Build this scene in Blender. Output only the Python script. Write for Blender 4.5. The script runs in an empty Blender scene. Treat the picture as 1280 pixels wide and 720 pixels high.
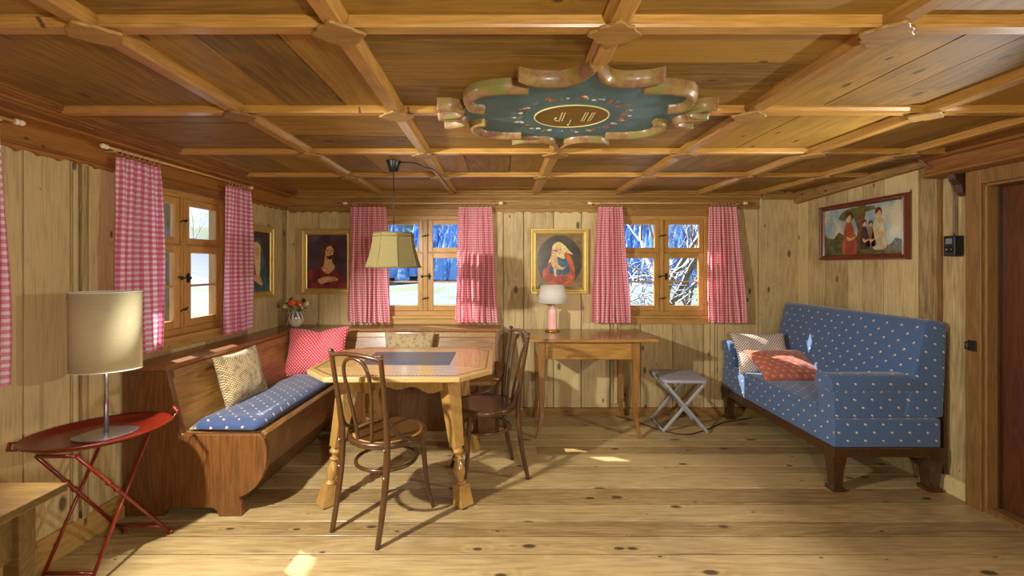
import bpy, bmesh, math, random
from mathutils import Vector, Matrix, noise
PI = math.pi
R = math.radians
random.seed(7)
SC = bpy.context.scene
COL = SC.collection

# ------------------------------------------------------------------ palette
def srgb(h, a=1.0):
    h = h.lstrip('#')
    c = [int(h[i:i+2], 16)/255 for i in (0, 2, 4)]
    return tuple((x/12.92 if x <= .04045 else ((x+.055)/1.055)**2.4) for x in c) + (a,)

class NB:
    """small helper to write node materials"""
    def __init__(s, name):
        s.m = bpy.data.materials.new(name); s.m.use_nodes = True
        s.nt = s.m.node_tree; s.nt.nodes.clear()
        s.out = s.nt.nodes.new('ShaderNodeOutputMaterial')
    def link(s, a, b): s.nt.links.new(a, b)
    def node(s, t, **kw):
        n = s.nt.nodes.new(t)
        for k, v in kw.items(): setattr(n, k, v)
        return n
    def setin(s, sock, v):
        if isinstance(v, bpy.types.NodeSocket): s.link(v, sock)
        elif v is not None: sock.default_value = v
    def M(s, op, a, b=None, c=None, clamp=False):
        n = s.node('ShaderNodeMath', operation=op); n.use_clamp = clamp
        s.setin(n.inputs[0], a); s.setin(n.inputs[1], b); s.setin(n.inputs[2], c)
        return n.outputs[0]
    def mix(s, f, a, b, mode='MIX'):
        n = s.node('ShaderNodeMix', data_type='RGBA', blend_type=mode)
        s.setin(n.inputs[0], f); s.setin(n.inputs[6], a); s.setin(n.inputs[7], b)
        return n.outputs[2]
    def smooth(s, x, lo, hi, a=0.0, b=1.0):
        n = s.node('ShaderNodeMapRange', interpolation_type='SMOOTHSTEP')
        s.setin(n.inputs[0], x)
        for i, v in zip((1, 2, 3, 4), (lo, hi, a, b)): s.setin(n.inputs[i], v)
        return n.outputs[0]
    def xyz(s, v):
        n = s.node('ShaderNodeSeparateXYZ'); s.link(v, n.inputs[0]); return n.outputs
    def vec(s, x, y, z):
        n = s.node('ShaderNodeCombineXYZ')
        for i, v in enumerate((x, y, z)): s.setin(n.inputs[i], v)
        return n.outputs[0]
    def noise(s, v, scale=1, detail=2, rough=.5, dist=0, col=False):
        n = s.node('ShaderNodeTexNoise'); s.link(v, n.inputs['Vector'])
        n.inputs['Scale'].default_value = scale; n.inputs['Detail'].default_value = detail
        n.inputs['Roughness'].default_value = rough; n.inputs['Distortion'].default_value = dist
        return n.outputs[1 if col else 0]
    def coord(s, k='Object'): return s.node('ShaderNodeTexCoord').outputs[k]
    def attr(s, name):
        return s.node('ShaderNodeAttribute', attribute_name=name).outputs['Fac']
    def bsdf(s, color, rough=.5, metal=0, spec=None, coat=0, bump=None, bstr=.2, bdist=.002, sheen=0, trans=0, finish=True, coatrough=.15):
        b = s.node('ShaderNodeBsdfPrincipled')
        s.setin(b.inputs['Base Color'], color); s.setin(b.inputs['Roughness'], rough)
        b.inputs['Metallic'].default_value = metal
        if spec is not None: b.inputs['Specular IOR Level'].default_value = spec
        b.inputs['Coat Weight'].default_value = coat; b.inputs['Coat Roughness'].default_value = coatrough
        if sheen: b.inputs['Sheen Weight'].default_value = sheen
        if bump is not None:
            bn = s.node('ShaderNodeBump'); bn.inputs['Strength'].default_value = bstr; bn.inputs['Distance'].default_value = bdist
            s.link(bump, bn.inputs['Height']); s.link(bn.outputs[0], b.inputs['Normal'])
        sh = b.outputs[0]
        if trans:
            t = s.node('ShaderNodeBsdfTranslucent'); s.setin(t.inputs[0], color)
            mx = s.node('ShaderNodeMixShader'); mx.inputs[0].default_value = trans
            s.link(sh, mx.inputs[1]); s.link(t.outputs[0], mx.inputs[2]); sh = mx.outputs[0]
        if finish: s.link(sh, s.out.inputs[0])
        return sh

def wood(name, light, dark, axis='z', rough=.5, scale=1.0, knots=1.0, rings=.5, tint=.3, coat=0.0, stain=.25, knotcol='#3a2210', bump=.25, coatrough=.15):
    b = NB(name)
    o = b.xyz(b.coord())
    tt = b.attr('tint')
    off = b.M('MULTIPLY', tt, 53.0)
    comp = {'x': (1, 2, 0), 'y': (0, 2, 1), 'z': (0, 1, 2)}[axis]
    A = b.M('ADD', o[comp[0]], off); B = b.M('ADD', o[comp[1]], b.M('MULTIPLY', off, .37)); L = b.M('ADD', o[comp[2]], b.M('MULTIPLY', off, .71))
    # knots: cells about 35 cm apart along the grain
    kv = b.vec(b.M('MULTIPLY', b.M('ADD', A, B), 7.5*scale), b.M('MULTIPLY', L, 3.6*scale), 0.0)
    vo = b.node('ShaderNodeTexVoronoi', voronoi_dimensions='2D'); b.link(kv, vo.inputs['Vector']); vo.inputs['Scale'].default_value = .8
    kd = vo.outputs['Distance']; kr = b.xyz(vo.outputs['Color'])[0]
    size = b.M('MULTIPLY', b.M('POWER', kr, 2.2), .088*knots)
    kn = b.M('SUBTRACT', 1.0, b.smooth(kd, b.M('MULTIPLY', size, .45), size))
    halo = b.M('SUBTRACT', 1.0, b.smooth(kd, 0.0, b.M('ADD', b.M('MULTIPLY', size, 3.5), .001)))
    if knots <= 0:
        kn = b.M('MULTIPLY', kn, 0.0); halo = b.M('MULTIPLY', halo, 0.0)
    gv = b.vec(b.M('MULTIPLY', A, 5*scale), b.M('MULTIPLY', B, 5*scale), b.M('MULTIPLY', L, .55*scale))
    lo = b.noise(gv, 1, 2, .5)
    ph = b.M('MULTIPLY', b.M('ADD', lo, b.M('MULTIPLY', halo, .12)), 85.0)
    ring = b.M('MULTIPLY_ADD', b.M('SINE', ph), .5, .5)
    fv = b.vec(b.M('MULTIPLY', A, 150*scale), b.M('MULTIPLY', B, 150*scale), b.M('MULTIPLY', L, 6*scale))
    fine = b.noise(fv, 1, 3, .6)
    sv = b.vec(b.M('MULTIPLY', A, 22*scale), b.M('MULTIPLY', B, 22*scale), b.M('MULTIPLY', L, 1.3*scale))
    streak = b.noise(sv, 1, 4, .65)
    big = b.M('ADD', b.M('MULTIPLY', b.noise(b.coord(), 1.9*scale, 4, .65), .75), b.M('MULTIPLY', streak, .25))
    f = b.M('ADD', b.M('MULTIPLY', ring, .38*rings), b.M('MULTIPLY', b.smooth(fine, .25, .75), .5))
    f = b.M('ADD', f, b.M('MULTIPLY', b.M('SUBTRACT', big, .5), stain*2.2))
    f = b.M('ADD', f, b.M('MULTIPLY', b.M('SUBTRACT', tt, .5), tint*1.6), clamp=True)
    c = b.mix(f, srgb(light), srgb(dark))
    c = b.mix(b.M('MULTIPLY', kn, .85), c, srgb(knotcol))
    h = b.M('SUBTRACT', b.M('MULTIPLY', fine, -1.0), b.M('MULTIPLY', kn, .6))
    b.bsdf(c, rough, bump=h, bstr=bump, bdist=.0015, coat=coat, coatrough=coatrough)
    return b.m

def plain(name, col, rough=.5, metal=0, coat=0, var=.12, sc=12, bump=0, sheen=0, trans=0, spec=None):
    b = NB(name)
    n = b.noise(b.coord(), sc, 3, .6)
    c0 = srgb(col)
    c = b.mix(n, tuple(x*(1-var) for x in c0[:3])+(1,), tuple(min(1, x*(1+var)) for x in c0[:3])+(1,))
    b.bsdf(c, rough, metal=metal, coat=coat, bump=n if bump else None, bstr=bump, sheen=sheen, trans=trans, spec=spec)
    return b.m

def weave_bump(b, uv, s=900):
    return b.M('MULTIPLY', b.M('SINE', b.M('MULTIPLY', uv[0], s)), b.M('SINE', b.M('MULTIPLY', uv[1], s)))

def gingham(name, c_mid, c_white, c_deep, s=.026, trans=.35):
    b = NB(name); uv = b.xyz(b.coord('UV'))
    def line(t):
        f = b.M('FRACT', b.M('DIVIDE', t, s))
        d = b.M('ABSOLUTE', b.M('SUBTRACT', f, .5))
        return b.smooth(d, .24, .30)          # 1 = white stripe
    a, c = line(uv[0]), line(uv[1])
    w = b.M('MULTIPLY', b.M('ADD', a, c), .5)
    col = b.mix(b.smooth(w, 0, .5), srgb(c_deep), srgb(c_mid))
    col = b.mix(b.smooth(w, .5, 1), col, srgb(c_white))
    b.bsdf(col, .9, trans=trans, sheen=.2)
    return b.m

def motif(name, base, spot, spot2, sx=.11, sy=.106, r=.011, warp=.3, trans=0):
    """staggered little sprigs on cloth; UV is in metres"""
    b = NB(name); uv = b.xyz(b.coord('UV'))
    tx = b.M('DIVIDE', uv[0], sx); ty = b.M('DIVIDE', uv[1], sy/2)
    row = b.M('FLOOR', ty)
    tx = b.M('ADD', tx, b.M('MULTIPLY', b.M('FLOORED_MODULO', row, 2.0), .5))
    px = b.M('MULTIPLY', b.M('SUBTRACT', b.M('FRACT', tx), .5), sx)
    py = b.M('MULTIPLY', b.M('SUBTRACT', b.M('FRACT', ty), .5), sy/2)
    nz = b.xyz(b.noise(b.coord('UV'), 170, 2, .6, col=True))
    px = b.M('ADD', px, b.M('MULTIPLY', b.M('SUBTRACT', nz[0], .5), r*1.4)); py = b.M('ADD', py, b.M('MULTIPLY', b.M('SUBTRACT', nz[1], .5), r*1.4))
    def blob(cx, cy, rr):
        dx = b.M('SUBTRACT', px, cx); dy = b.M('SUBTRACT', py, cy)
        d = b.M('SQRT', b.M('ADD', b.M('MULTIPLY', dx, dx), b.M('MULTIPLY', dy, dy)))
        return b.M('SUBTRACT', 1.0, b.smooth(d, rr*.75, rr))
    n2 = b.noise(b.coord(), 300, 2, .5)
    c0 = srgb(base)
    col = b.mix(n2, tuple(x*.8 for x in c0[:3])+(1,), tuple(x*1.2 for x in c0[:3])+(1,))
    col = b.mix(blob(r*.35, -r*.15, r*.75), col, srgb(spot2))
    col = b.mix(blob(-r*.35, r*.25, r*.55), col, srgb(spot))
    b.bsdf(col, .85, bump=weave_bump(b, uv), bstr=.05, sheen=.3)
    return b.m

def dots(name, base, dot, s=.024, r=.0055, alt=None, rough=.85):
    b = NB(name); uv = b.xyz(b.coord('UV'))
    tx = b.M('DIVIDE', uv[0], s); ty = b.M('DIVIDE', uv[1], s*.5)
    row = b.M('FLOOR', ty)
    tx = b.M('ADD', tx, b.M('MULTIPLY', b.M('FLOORED_MODULO', row, 2.0), .5))
    px = b.M('MULTIPLY', b.M('SUBTRACT', b.M('FRACT', tx), .5), s)
    py = b.M('MULTIPLY', b.M('SUBTRACT', b.M('FRACT', ty), .5), s*.5)
    d = b.M('SQRT', b.M('ADD', b.M('MULTIPLY', px, px), b.M('MULTIPLY', py, py)))
    f = b.M('SUBTRACT', 1.0, b.smooth(d, r*.7, r))
    col = b.mix(f, srgb(base), srgb(dot))
    if alt:
        nn = b.smooth(b.noise(b.coord('UV'), 28, 3, .6), .5, .6)
        col = b.mix(b.M('MULTIPLY', nn, .5), col, srgb(alt))
    b.bsdf(col, rough, bump=weave_bump(b, uv), bstr=.08, sheen=.2)
    return b.m

# ------------------------------------------------------------------ mesh builder
class MB:
    def __init__(s): s.v = []; s.f = []; s.t = []; s.mi = []; s.sm = []
    def add(s, vs, fs, tint=None, mi=0, smooth=False):
        n = len(s.v); s.v += [Vector(p) for p in vs]
        t = random.random() if tint is None else tint
        for f in fs: s.f.append([n+i for i in f]); s.t.append(t); s.mi.append(mi); s.sm.append(smooth)
        return s
    def box(s, x0, x1, y0, y1, z0, z1, tint=None, mi=0):
        v = [(x, y, z) for x in (x0, x1) for y in (y0, y1) for z in (z0, z1)]
        return s.add(v, [(0,1,3,2),(4,6,7,5),(0,4,5,1),(2,3,7,6),(0,2,6,4),(1,5,7,3)], tint, mi)
    def bar(s, p, q, w, d, up=(0,0,1), tint=None, mi=0):
        """square bar from p to q"""
        p = Vector(p); q = Vector(q); a = (q-p).normalized(); u = Vector(up)
        if abs(a.dot(u)) > .95: u = Vector((0,1,0))
        sd = a.cross(u).normalized()*w/2; tp = sd.cross(a).normalized()*d/2
        v = [c+i*sd+j*tp for c in (p, q) for i in (-1, 1) for j in (-1, 1)]
        return s.add(v, [(0,1,3,2),(4,6,7,5),(0,4,5,1),(2,3,7,6),(0,2,6,4),(1,5,7,3)], tint, mi)
    def prism(s, poly, axis, a, b_, tint=None, mi=0, smooth=False):
        """poly in the plane across axis; x: (y,z)  y: (x,z)  z: (x,y)"""
        def P(u, w, t): return {'x': (t,u,w), 'y': (u,t,w), 'z': (u,w,t)}[axis]
        n = len(poly)
        v = [P(u, w, a) for u, w in poly]+[P(u, w, b_) for u, w in poly]
        s.add(v, [tuple(range(n)), tuple(range(2*n-1, n-1, -1))], tint, mi)
        t = s.t[-1]; k = len(s.v)-2*n
        for i in range(n):
            j = (i+1) % n; s.f.append([k+i, k+n+i, k+n+j, k+j]); s.t.append(t); s.mi.append(mi); s.sm.append(smooth)
        return s
    def tube(s, pts, rad, seg=10, tint=None, mi=0, closed=False, flat=1.0, caps=True):
        pts = [Vector(p) for p in pts]; n = len(pts)
        if not hasattr(rad, '__len__'): rad = [rad]*n
        v = []; up = None
        for i, p in enumerate(pts):
            if closed: t = (pts[(i+1) % n]-pts[i-1]).normalized()
            else: t = (pts[min(i+1, n-1)]-pts[max(i-1, 0)]).normalized()
            if up is None:
                up = Vector((0,0,1)) if abs(t.z) < .9 else Vector((0,1,0))
                up = (up-t*up.dot(t)).normalized()
            else: up = (up-t*up.dot(t)).normalized()
            sd = t.cross(up)
            for k in range(seg):
                a = 2*PI*k/seg; v.append(p+(up*math.cos(a)*flat+sd*math.sin(a))*rad[i])
        f = []
        for i in range(n if closed else n-1):
            j = (i+1) % n
            for k in range(seg):
                l = (k+1) % seg; f.append((i*seg+k, i*seg+l, j*seg+l, j*seg+k))
        s.add(v, f, tint, mi, True)
        if not closed and caps:
            k = len(s.v)-n*seg; t = s.t[-1]
            for c in (list(range(k+seg-1, k-1, -1)), list(range(k+(n-1)*seg, k+n*seg))):
                s.f.append(c); s.t.append(t); s.mi.append(mi); s.sm.append(False)
        return s
    def lathe(s, prof, c=(0,0,0), seg=24, tint=None, mi=0, sx=1, sy=1, rot=0, mat=None, ang0=0):
        """prof [(r,z)...] round the z axis"""
        v = []; m = len(prof)
        for r, z in prof:
            for k in range(seg):
                a = 2*PI*k/seg+ang0; x, y = r*math.cos(a)*sx, r*math.sin(a)*sy
                p = Vector((x*math.cos(rot)-y*math.sin(rot), x*math.sin(rot)+y*math.cos(rot), z))
                if mat is not None: p = mat @ p
                v.append(p+Vector(c))
        f = []
        for i in range(m-1):
            for k in range(seg):
                l = (k+1) % seg; f.append((i*seg+k, i*seg+l, (i+1)*seg+l, (i+1)*seg+k))
        s.add(v, f, tint, mi, True)
        k = len(s.v)-m*seg; t = s.t[-1]
        if prof[0][0] > 1e-5: s.f.append(list(range(k+seg-1, k-1, -1))); s.t.append(t); s.mi.append(mi); s.sm.append(False)
        if prof[-1][0] > 1e-5: s.f.append(list(range(k+(m-1)*seg, k+m*seg))); s.t.append(t); s.mi.append(mi); s.sm.append(False)
        return s
    def ball(s, c, r, seg=12, mi=0, sx=1, sy=1, sz=1, tint=None):
        prof = [(max(1e-6, r*math.sin(PI*i/8)), -r*sz*math.cos(PI*i/8)) for i in range(9)]
        return s.lathe(prof, c, seg, tint, mi, sx, sy)
    def poly(s, pts, mi=0, tint=None):
        return s.add(pts, [tuple(range(len(pts)))], tint, mi)
    def xf(s, M):
        s.v = [M @ p for p in s.v]; return s
    def build(s, name, mats, parent=None, bevel=0, bseg=2, sub=0, smooth=None, boxuv=False, fn=None):
        me = bpy.data.meshes.new(name)
        vs = [fn(p) if fn else p for p in s.v]
        me.from_pydata([tuple(p) for p in vs], [], s.f)
        mats = mats if isinstance(mats, (list, tuple)) else [mats]
        for m in mats: me.materials.append(m)
        at = me.attributes.new('tint', 'FLOAT', 'FACE')
        at.data.foreach_set('value', s.t)
        me.polygons.foreach_set('material_index', s.mi)
        me.polygons.foreach_set('use_smooth', s.sm if smooth is None else [smooth]*len(s.f))
        bm = bmesh.new(); bm.from_mesh(me); bmesh.ops.recalc_face_normals(bm, faces=bm.faces); bm.to_mesh(me); bm.free()
        if boxuv:
            uvl = me.uv_layers.new(name='UVMap')
            for p in me.polygons:
                n = p.normal; a = max(range(3), key=lambda i: abs(n[i]))
                for li in p.loop_indices:
                    c = me.vertices[me.loops[li].vertex_index].co
                    uvl.data[li].uv = {0: (c.y, c.z), 1: (c.x, c.z), 2: (c.x, c.y)}[a]
        o = bpy.data.objects.new(name, me); COL.objects.link(o)
        if parent: o.parent = parent
        if bevel:
            md = o.modifiers.new('bevel', 'BEVEL'); md.width = bevel; md.segments = bseg; md.limit_method = 'ANGLE'; md.angle_limit = R(35)
            md.harden_normals = False
        if sub:
            md = o.modifiers.new('sub', 'SUBSURF'); md.levels = sub; md.render_levels = sub
        return o

def tag(o, label=None, cat=None, group=None, kind=None):
    if label: o['label'] = label
    if cat: o['category'] = cat
    if group: o['group'] = group
    if kind: o['kind'] = kind
    return o
def thing(name, label, cat, loc=(0,0,0), rz=0, group=None):
    o = bpy.data.objects.new(name, None); COL.objects.link(o); o.empty_display_size = .1
    o.location = loc; o.rotation_euler = (0, 0, rz)
    return tag(o, label, cat, group)
def struct(o): o['kind'] = 'structure'; return o
def cr(pts, n=8, closed=False):
    """Catmull-Rom through points"""
    P = [Vector(p) for p in pts]; out = []; m = len(P)
    for i in range(m if closed else m-1):
        if closed: a, b, c, d = P[i-1], P[i], P[(i+1) % m], P[(i+2) % m]
        else: a, b, c, d = P[max(i-1, 0)], P[i], P[i+1], P[min(i+2, m-1)]
        for k in range(n):
            t = k/n
            out.append(.5*((2*b)+(-a+c)*t+(2*a-5*b+4*c-d)*t*t+(-a+3*b-3*c+d)*t**3))
    if not closed: out.append(P[-1])
    return out

# ------------------------------------------------------------------ materials
M_wallz = wood('wall_pine', '#cbb380', '#745930', 'z', .62, 1.0, 1.7, .45, .45, stain=.5, knotcol='#47301a')
M_ceilx = wood('ceiling_pine_across', '#a37a2c', '#5b4111', 'x', .55, 1.0, 1.2, .6, .5, stain=.55, coat=.04)
M_ceily = wood('ceiling_pine_along', '#a67d2f', '#5e4412', 'y', .55, 1.0, 1.2, .6, .5, stain=.55, coat=.04)
M_batx = wood('batten_pine_across', '#c9994c', '#8e6228', 'x', .38, 1.5, .5, .5, .2, coat=.3)
M_baty = wood('batten_pine_along', '#b98a42', '#7c5422', 'y', .38, 1.5, .5, .5, .2, coat=.3)
M_corx = wood('cornice_wood_across', '#a98040', '#6c4b20', 'x', .5, 1.3, .8, .5, .3)
M_cory = wood('cornice_wood_along', '#a06a2c', '#62391a', 'y', .5, 1.3, .8, .5, .3)
M_floor = wood('floor_spruce', '#c0a573', '#6f5329', 'x', .42, 1.0, 1.7, .45, .55, stain=.5, knotcol='#33200f', coat=.1)
M_win = wood('window_frame_wood', '#cc9c50', '#8f642a', 'z', .4, 1.6, .4, .6, .2, coat=.3)
M_winx = wood('window_frame_wood_level', '#cc9c50', '#8f642a', 'x', .4, 1.6, .4, .6, .2, coat=.3)
M_sill = wood('sill_wood', '#c79c55', '#93682e', 'x', .5, 1.4, .6, .6, .2)
M_bench = wood('bench_wood', '#a06c34', '#5f3d1a', 'z', .38, 1.6, .1, .9, .2, coat=.35)
M_benchy = wood('bench_wood_along_y', '#a97a40', '#66431e', 'y', .36, 1.6, .15, .9, .2, coat=.4)
M_benchx = wood('bench_wood_along_x', '#a4763e', '#694620', 'x', .36, 1.6, .15, .9, .2, coat=.4)
M_benchd = wood('bench_end_wood', '#7f5026', '#4a2b12', 'z', .4, 1.4, .1, .9, .2, coat=.3)
M_table = wood('table_maple', '#d4b272', '#a8834a', 'x', .3, 1.6, .1, .6, .2, coat=.5, coatrough=.1)
M_tabley = wood('table_maple_across', '#cca866', '#9c783e', 'y', .3, 1.6, .1, .6, .2, coat=.5, coatrough=.1)
M_tleg = wood('table_leg_wood', '#b88e4c', '#80602a', 'z', .3, 1.6, .1, .5, .2, coat=.6, coatrough=.1)
M_inlay = plain('dark_inlay', '#6a4a20', .4)
M_slate = plain('slate_inset', '#56504f', .4, var=.15, sc=30, coat=.2)
M_desk = wood('desk_cherry', '#ad8040', '#704a1c', 'x', .3, 1.5, .2, .8, .2, coat=.5, coatrough=.1)
M_deskz = wood('desk_cherry_legs', '#98692f', '#5c3a18', 'z', .35, 1.5, .1, .7, .2, coat=.4)
M_bent = wood('bentwood_brown', '#583719', '#2c190b', 'z', .3, 2.0, 0, .5, .2, coat=.5)
M_bentseat = wood('seat_plywood_golden', '#b88e4e', '#7c5524', 'y', .3, 2.0, 0, .5, .2, coat=.5)
M_seatdark = wood('seat_plywood_dark', '#633a26', '#3c1f14', 'y', .33, 2.0, 0, .5, .2, coat=.5)
M_door = wood('door_redbrown', '#5c3018', '#32190b', 'z', .4, 1.5, .2, .9, .2, coat=.3)
M_doorfr = wood('door_casing_wood', '#8f6836', '#5a3d1c', 'z', .5, 1.4, .4, .6, .2)
M_nearw = wood('near_table_wood', '#6b4f22', '#3e2c10', 'x', .35, 1.6, .2, .8, .2, coat=.3)
M_sofawood = wood('sofa_dark_wood', '#4d2f16', '#25140a', 'z', .35, 2, 0, .6, .2, coat=.4)
M_picwood = wood('picture_mahogany', '#70331c', '#4a1e10', 'x', .35, 2, 0, .6, .2, coat=.4)
M_ginb = gingham('gingham_back', '#ee9ba6', '#fff7f6', '#e2667a', .021)
M_ginl = gingham('gingham_left', '#f0a4bc', '#fff8fa', '#df7096', .030)
M_sofa = motif('sofa_blue_sprig', '#43608a', '#efe2cf', '#b39a78', .105, .095, .0095)
M_bcush = motif('bench_blue_sprig', '#34466f', '#e6d9c0', '#a8936e', .085, .085, .009)
M_red = dots('red_polka', '#cf3a4c', '#f6cfca', .025, .0048)
M_beige = dots('beige_speckle', '#6f5436', '#d4bd8c', .016, .0056, alt='#5c4730')
M_coral = motif('coral_sprig', '#b9644c', '#dba584', '#c98566', .06, .07, .014)
M_chk = dots('brown_white_check', '#f0e6da', '#6f4a3c', .021, .0068)
M_brass = plain('aged_brass', '#b98f46', .35, metal=.9)
M_steel = plain('satin_steel', '#b9b9bd', .3, metal=.9, var=.04)
M_iron = plain('dark_iron', '#3b332d', .45, metal=.7)
M_black = plain('black_plastic', '#16161a', .35)
M_redmet = plain('red_enamel', '#75200f', .28, var=.08, coat=.4)
M_white = plain('white_paint', '#e9e4da', .4, var=.03)
M_grey = plain('stool_grey', '#a9a6b4', .4, var=.05)
M_greymet = plain('stool_tube', '#b3b8c0', .35, metal=.35, var=.05)
M_gold = plain('gold_leaf', '#cdb164', .38, metal=.55, var=.2, sc=25, bump=.1)
M_goldd = plain('dark_gold', '#8a6a2c', .4, metal=.5, var=.25, sc=25)
M_snow = plain('snow', '#f0f3fa', .8, var=.03)
M_bark = plain('bark', '#5a4a3d', .9, var=.3, sc=20, bump=.4)
M_cord = plain('cord_dark', '#1d1916', .5)
M_ring = plain('curtain_ring', '#c9886a', .4)
M_finial = wood('rod_wood', '#dcb878', '#b78a48', 'x', .4, 3, 0, .4, .1, coat=.3)
M_knob = plain('rod_end_cream', '#eadfbe', .35)

def shade_mat(name, col, tr=.35, weave=700):
    b = NB(name); uv = b.xyz(b.coord())
    n = b.noise(b.vec(b.M('MULTIPLY', uv[0], 20), b.M('MULTIPLY', uv[1], 20), b.M('MULTIPLY', uv[2], 300)), 1, 2)
    c0 = srgb(col); c = b.mix(n, tuple(x*.9 for x in c0[:3])+(1,), tuple(min(1, x*1.08) for x in c0[:3])+(1,))
    b.bsdf(c, .85, trans=tr, bump=n, bstr=.05); return b.m
M_shadec = shade_mat('shade_cream', '#ddd1a8', .3)
M_shadew = shade_mat('shade_white', '#ece4dc', .25)
M_shadep = shade_mat('shade_olive', '#7d7043', .10)

b = NB('glass'); fr = b.node('ShaderNodeFresnel'); fr.inputs[0].default_value = 1.45
tr = b.node('ShaderNodeBsdfTransparent'); gl = b.node('ShaderNodeBsdfGlossy'); gl.inputs['Roughness'].default_value = .02
mx = b.node('ShaderNodeMixShader'); b.link(b.M('MULTIPLY', fr.outputs[0], b.M('SUBTRACT', 1.0, b.node('ShaderNodeNewGeometry').outputs['Backfacing'])), mx.inputs[0]); b.link(tr.outputs[0], mx.inputs[1]); b.link(gl.outputs[0], mx.inputs[2]); b.link(mx.outputs[0], b.out.inputs[0])
M_glass = b.m

# ------------------------------------------------------------------ room numbers
CZ = 2.01                      # ceiling boards
YB = 4.02                      # back wall face
XR = 2.665                     # right wall face
YF = -1.7                      # wall behind the camera
LSL = .055                     # the left wall stands slightly out of square
LA = -math.atan(LSL)
def lwx(y, d=0.0): return -1.956-LSL*(YB-y)+d

def plank_strip(mb, u0, u1, z0, z1, t0, t1, holes, axis, widths=(.22, .36), gap=.006, seams=None, mats=0):
    """vertical planks between u0 and u1; thickness t0..t1 across; holes = [(ua, ub, za, zb)]"""
    if seams is None:
        seams = [u0]
        while seams[-1] < u1-widths[0]*1.3: seams.append(seams[-1]+random.uniform(*widths))
        seams = [s for s in seams if s < u1-.08]+[u1]
    for a, c in zip(seams[:-1], seams[1:]):
        t = random.random(); jit = random.uniform(0, .003)
        cuts = sorted({a, c}|{h[i] for h in holes for i in (0, 1) if a < h[i] < c})
        for p, q in zip(cuts[:-1], cuts[1:]):
            m = (p+q)/2
            zz = [(z0, z1)]
            for h in holes:
                if h[0] < m < h[1]: zz = [(z0, h[2]), (h[3], z1)]
            pa = p+(gap/2 if p == a else 0); qa = q-(gap/2 if q == c else 0)
            for za, zb in zz:
                if zb-za < .005: continue
                if axis == 'x': mb.box(pa, qa, t0-jit if t0 < t1 else t0, t1, za, zb, t)
                else: mb.box(t0, t1, pa, qa, za, zb, t)

# ---- floor
mb = MB(); y = YF
while y < YB+.15:
    w = random.uniform(.115, .195); xs = [-2.35]
    while xs[-1] < 2.7: xs.append(xs[-1]+random.uniform(2.2, 4.2))
    if random.random() < .85: xs = [-2.35, 2.85]
    for a, c in zip(xs[:-1], xs[1:]): mb.box(a+.001, min(c, 2.85)-.001, y+.0045, y+w-.0045, -.03, random.uniform(-.001, 0))
    y += w
mb.box(-2.4, 2.9, YF-.1, YB+.2, -.08, -.031, .9)
struct(mb.build('floor', M_floor, bevel=.0015, bseg=1))

# ---- back wall with its two window openings
W1, W2 = -.692, 1.457           # window centres on the back wall
HW, Z0W, Z1W = .43, .885, 1.80
holesB = [(W1-HW, W1+HW, Z0W, Z1W), (W2-HW, W2+HW, Z0W, Z1W)]
mb = MB()
plank_strip(mb, -1.97, XR, 0, CZ, YB, YB+.03, holesB, 'x',
            seams=[-1.97, -1.66, -1.345, -1.15, -.86, -.58, -.24, .015, .20, .47, .72, .98, 1.26, 1.55, 1.83, 2.02, 2.325, 2.50, XR+.02])
for xa, xb in ((-2.3, W1-HW), (W1+HW, W2-HW), (W2+HW, 2.85)): mb.box(xa, xb, YB+.03, YB+.14, 0, CZ+.05, .8)
for c in (W1, W2): mb.box(c-HW, c+HW, YB+.03, YB+.14, 0, Z0W, .8); mb.box(c-HW, c+HW, YB+.03, YB+.14, Z1W, CZ+.05, .8)
struct(mb.build('wall_back', M_wallz, bevel=.0015, bseg=1))

# ---- left wall (built square, then swung to its true line)
def wall_obj(o): o.location = (-1.956, YB, 0); o.rotation_euler = (0, 0, LA); return struct(o)
# local: x = 0 is the face (room side +x), y runs toward the camera as negative
WL1, WL2 = 2.838-YB, 1.28-YB    # window centres, local y
HWL = .40; ZL0, ZL1 = .905, 1.815
holesL = [(WL1-HWL, WL1+HWL, ZL0, ZL1), (WL2-HWL, WL2+HWL, ZL0, ZL1)]
mb = MB()
sv = [YF-YB, -5.3, -4.9, -4.5, -4.1, -3.75, -3.45, -3.1, -2.76, -2.42, -2.10, -1.90, -1.62, -1.3, -1.0, -.80, -.55, -.30, .03]
plank_strip(mb, YF-YB, .03, 0, CZ, -.03, 0, holesL, 'y', seams=sv)
edges = [YF-YB-.1, WL2-HWL, WL2+HWL, WL1-HWL, WL1+HWL, .14]
for i in (0, 2, 4): mb.box(-.14, -.03, edges[i], edges[i+1], 0, CZ+.05, .8)
for c in (WL1, WL2): mb.box(-.14, -.03, c-HWL, c+HWL, 0, ZL0, .8); mb.box(-.14, -.03, c-HWL, c+HWL, ZL1, CZ+.05, .8)
wall_obj(mb.build('wall_left', M_wallz, bevel=.0015, bseg=1))

# ---- right wall with the door opening
DY0, DY1, DZ = 1.52, 2.425, 1.79
mb = MB()
plank_strip(mb, 2.70, YB, 0, CZ, XR, XR+.03, [], 'y', seams=[2.715, 2.84, 3.10, 3.28, 3.42, 3.66, 3.86, YB])
plank_strip(mb, 2.50, 2.70, 0, CZ, XR+.012, XR+.03, [], 'y', seams=[2.50, 2.702])
plank_strip(mb, YF, DY0-.09, 0, CZ, XR, XR+.03, [], 'y')
mb.box(XR+.03, XR+.15, DY1+.01, YB+.14, 0, CZ+.05, .8); mb.box(XR+.03, XR+.15, YF, DY0-.01, 0, CZ+.05, .8)
mb.box(XR+.03, XR+.15, DY0-.01, DY1+.01, DZ+.01, CZ+.05, .8); mb.box(XR, XR+.03, DY0-.09, 2.50, DZ+.09, CZ, .7)
struct(mb.build('wall_right', M_wallz, bevel=.0015, bseg=1))
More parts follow.
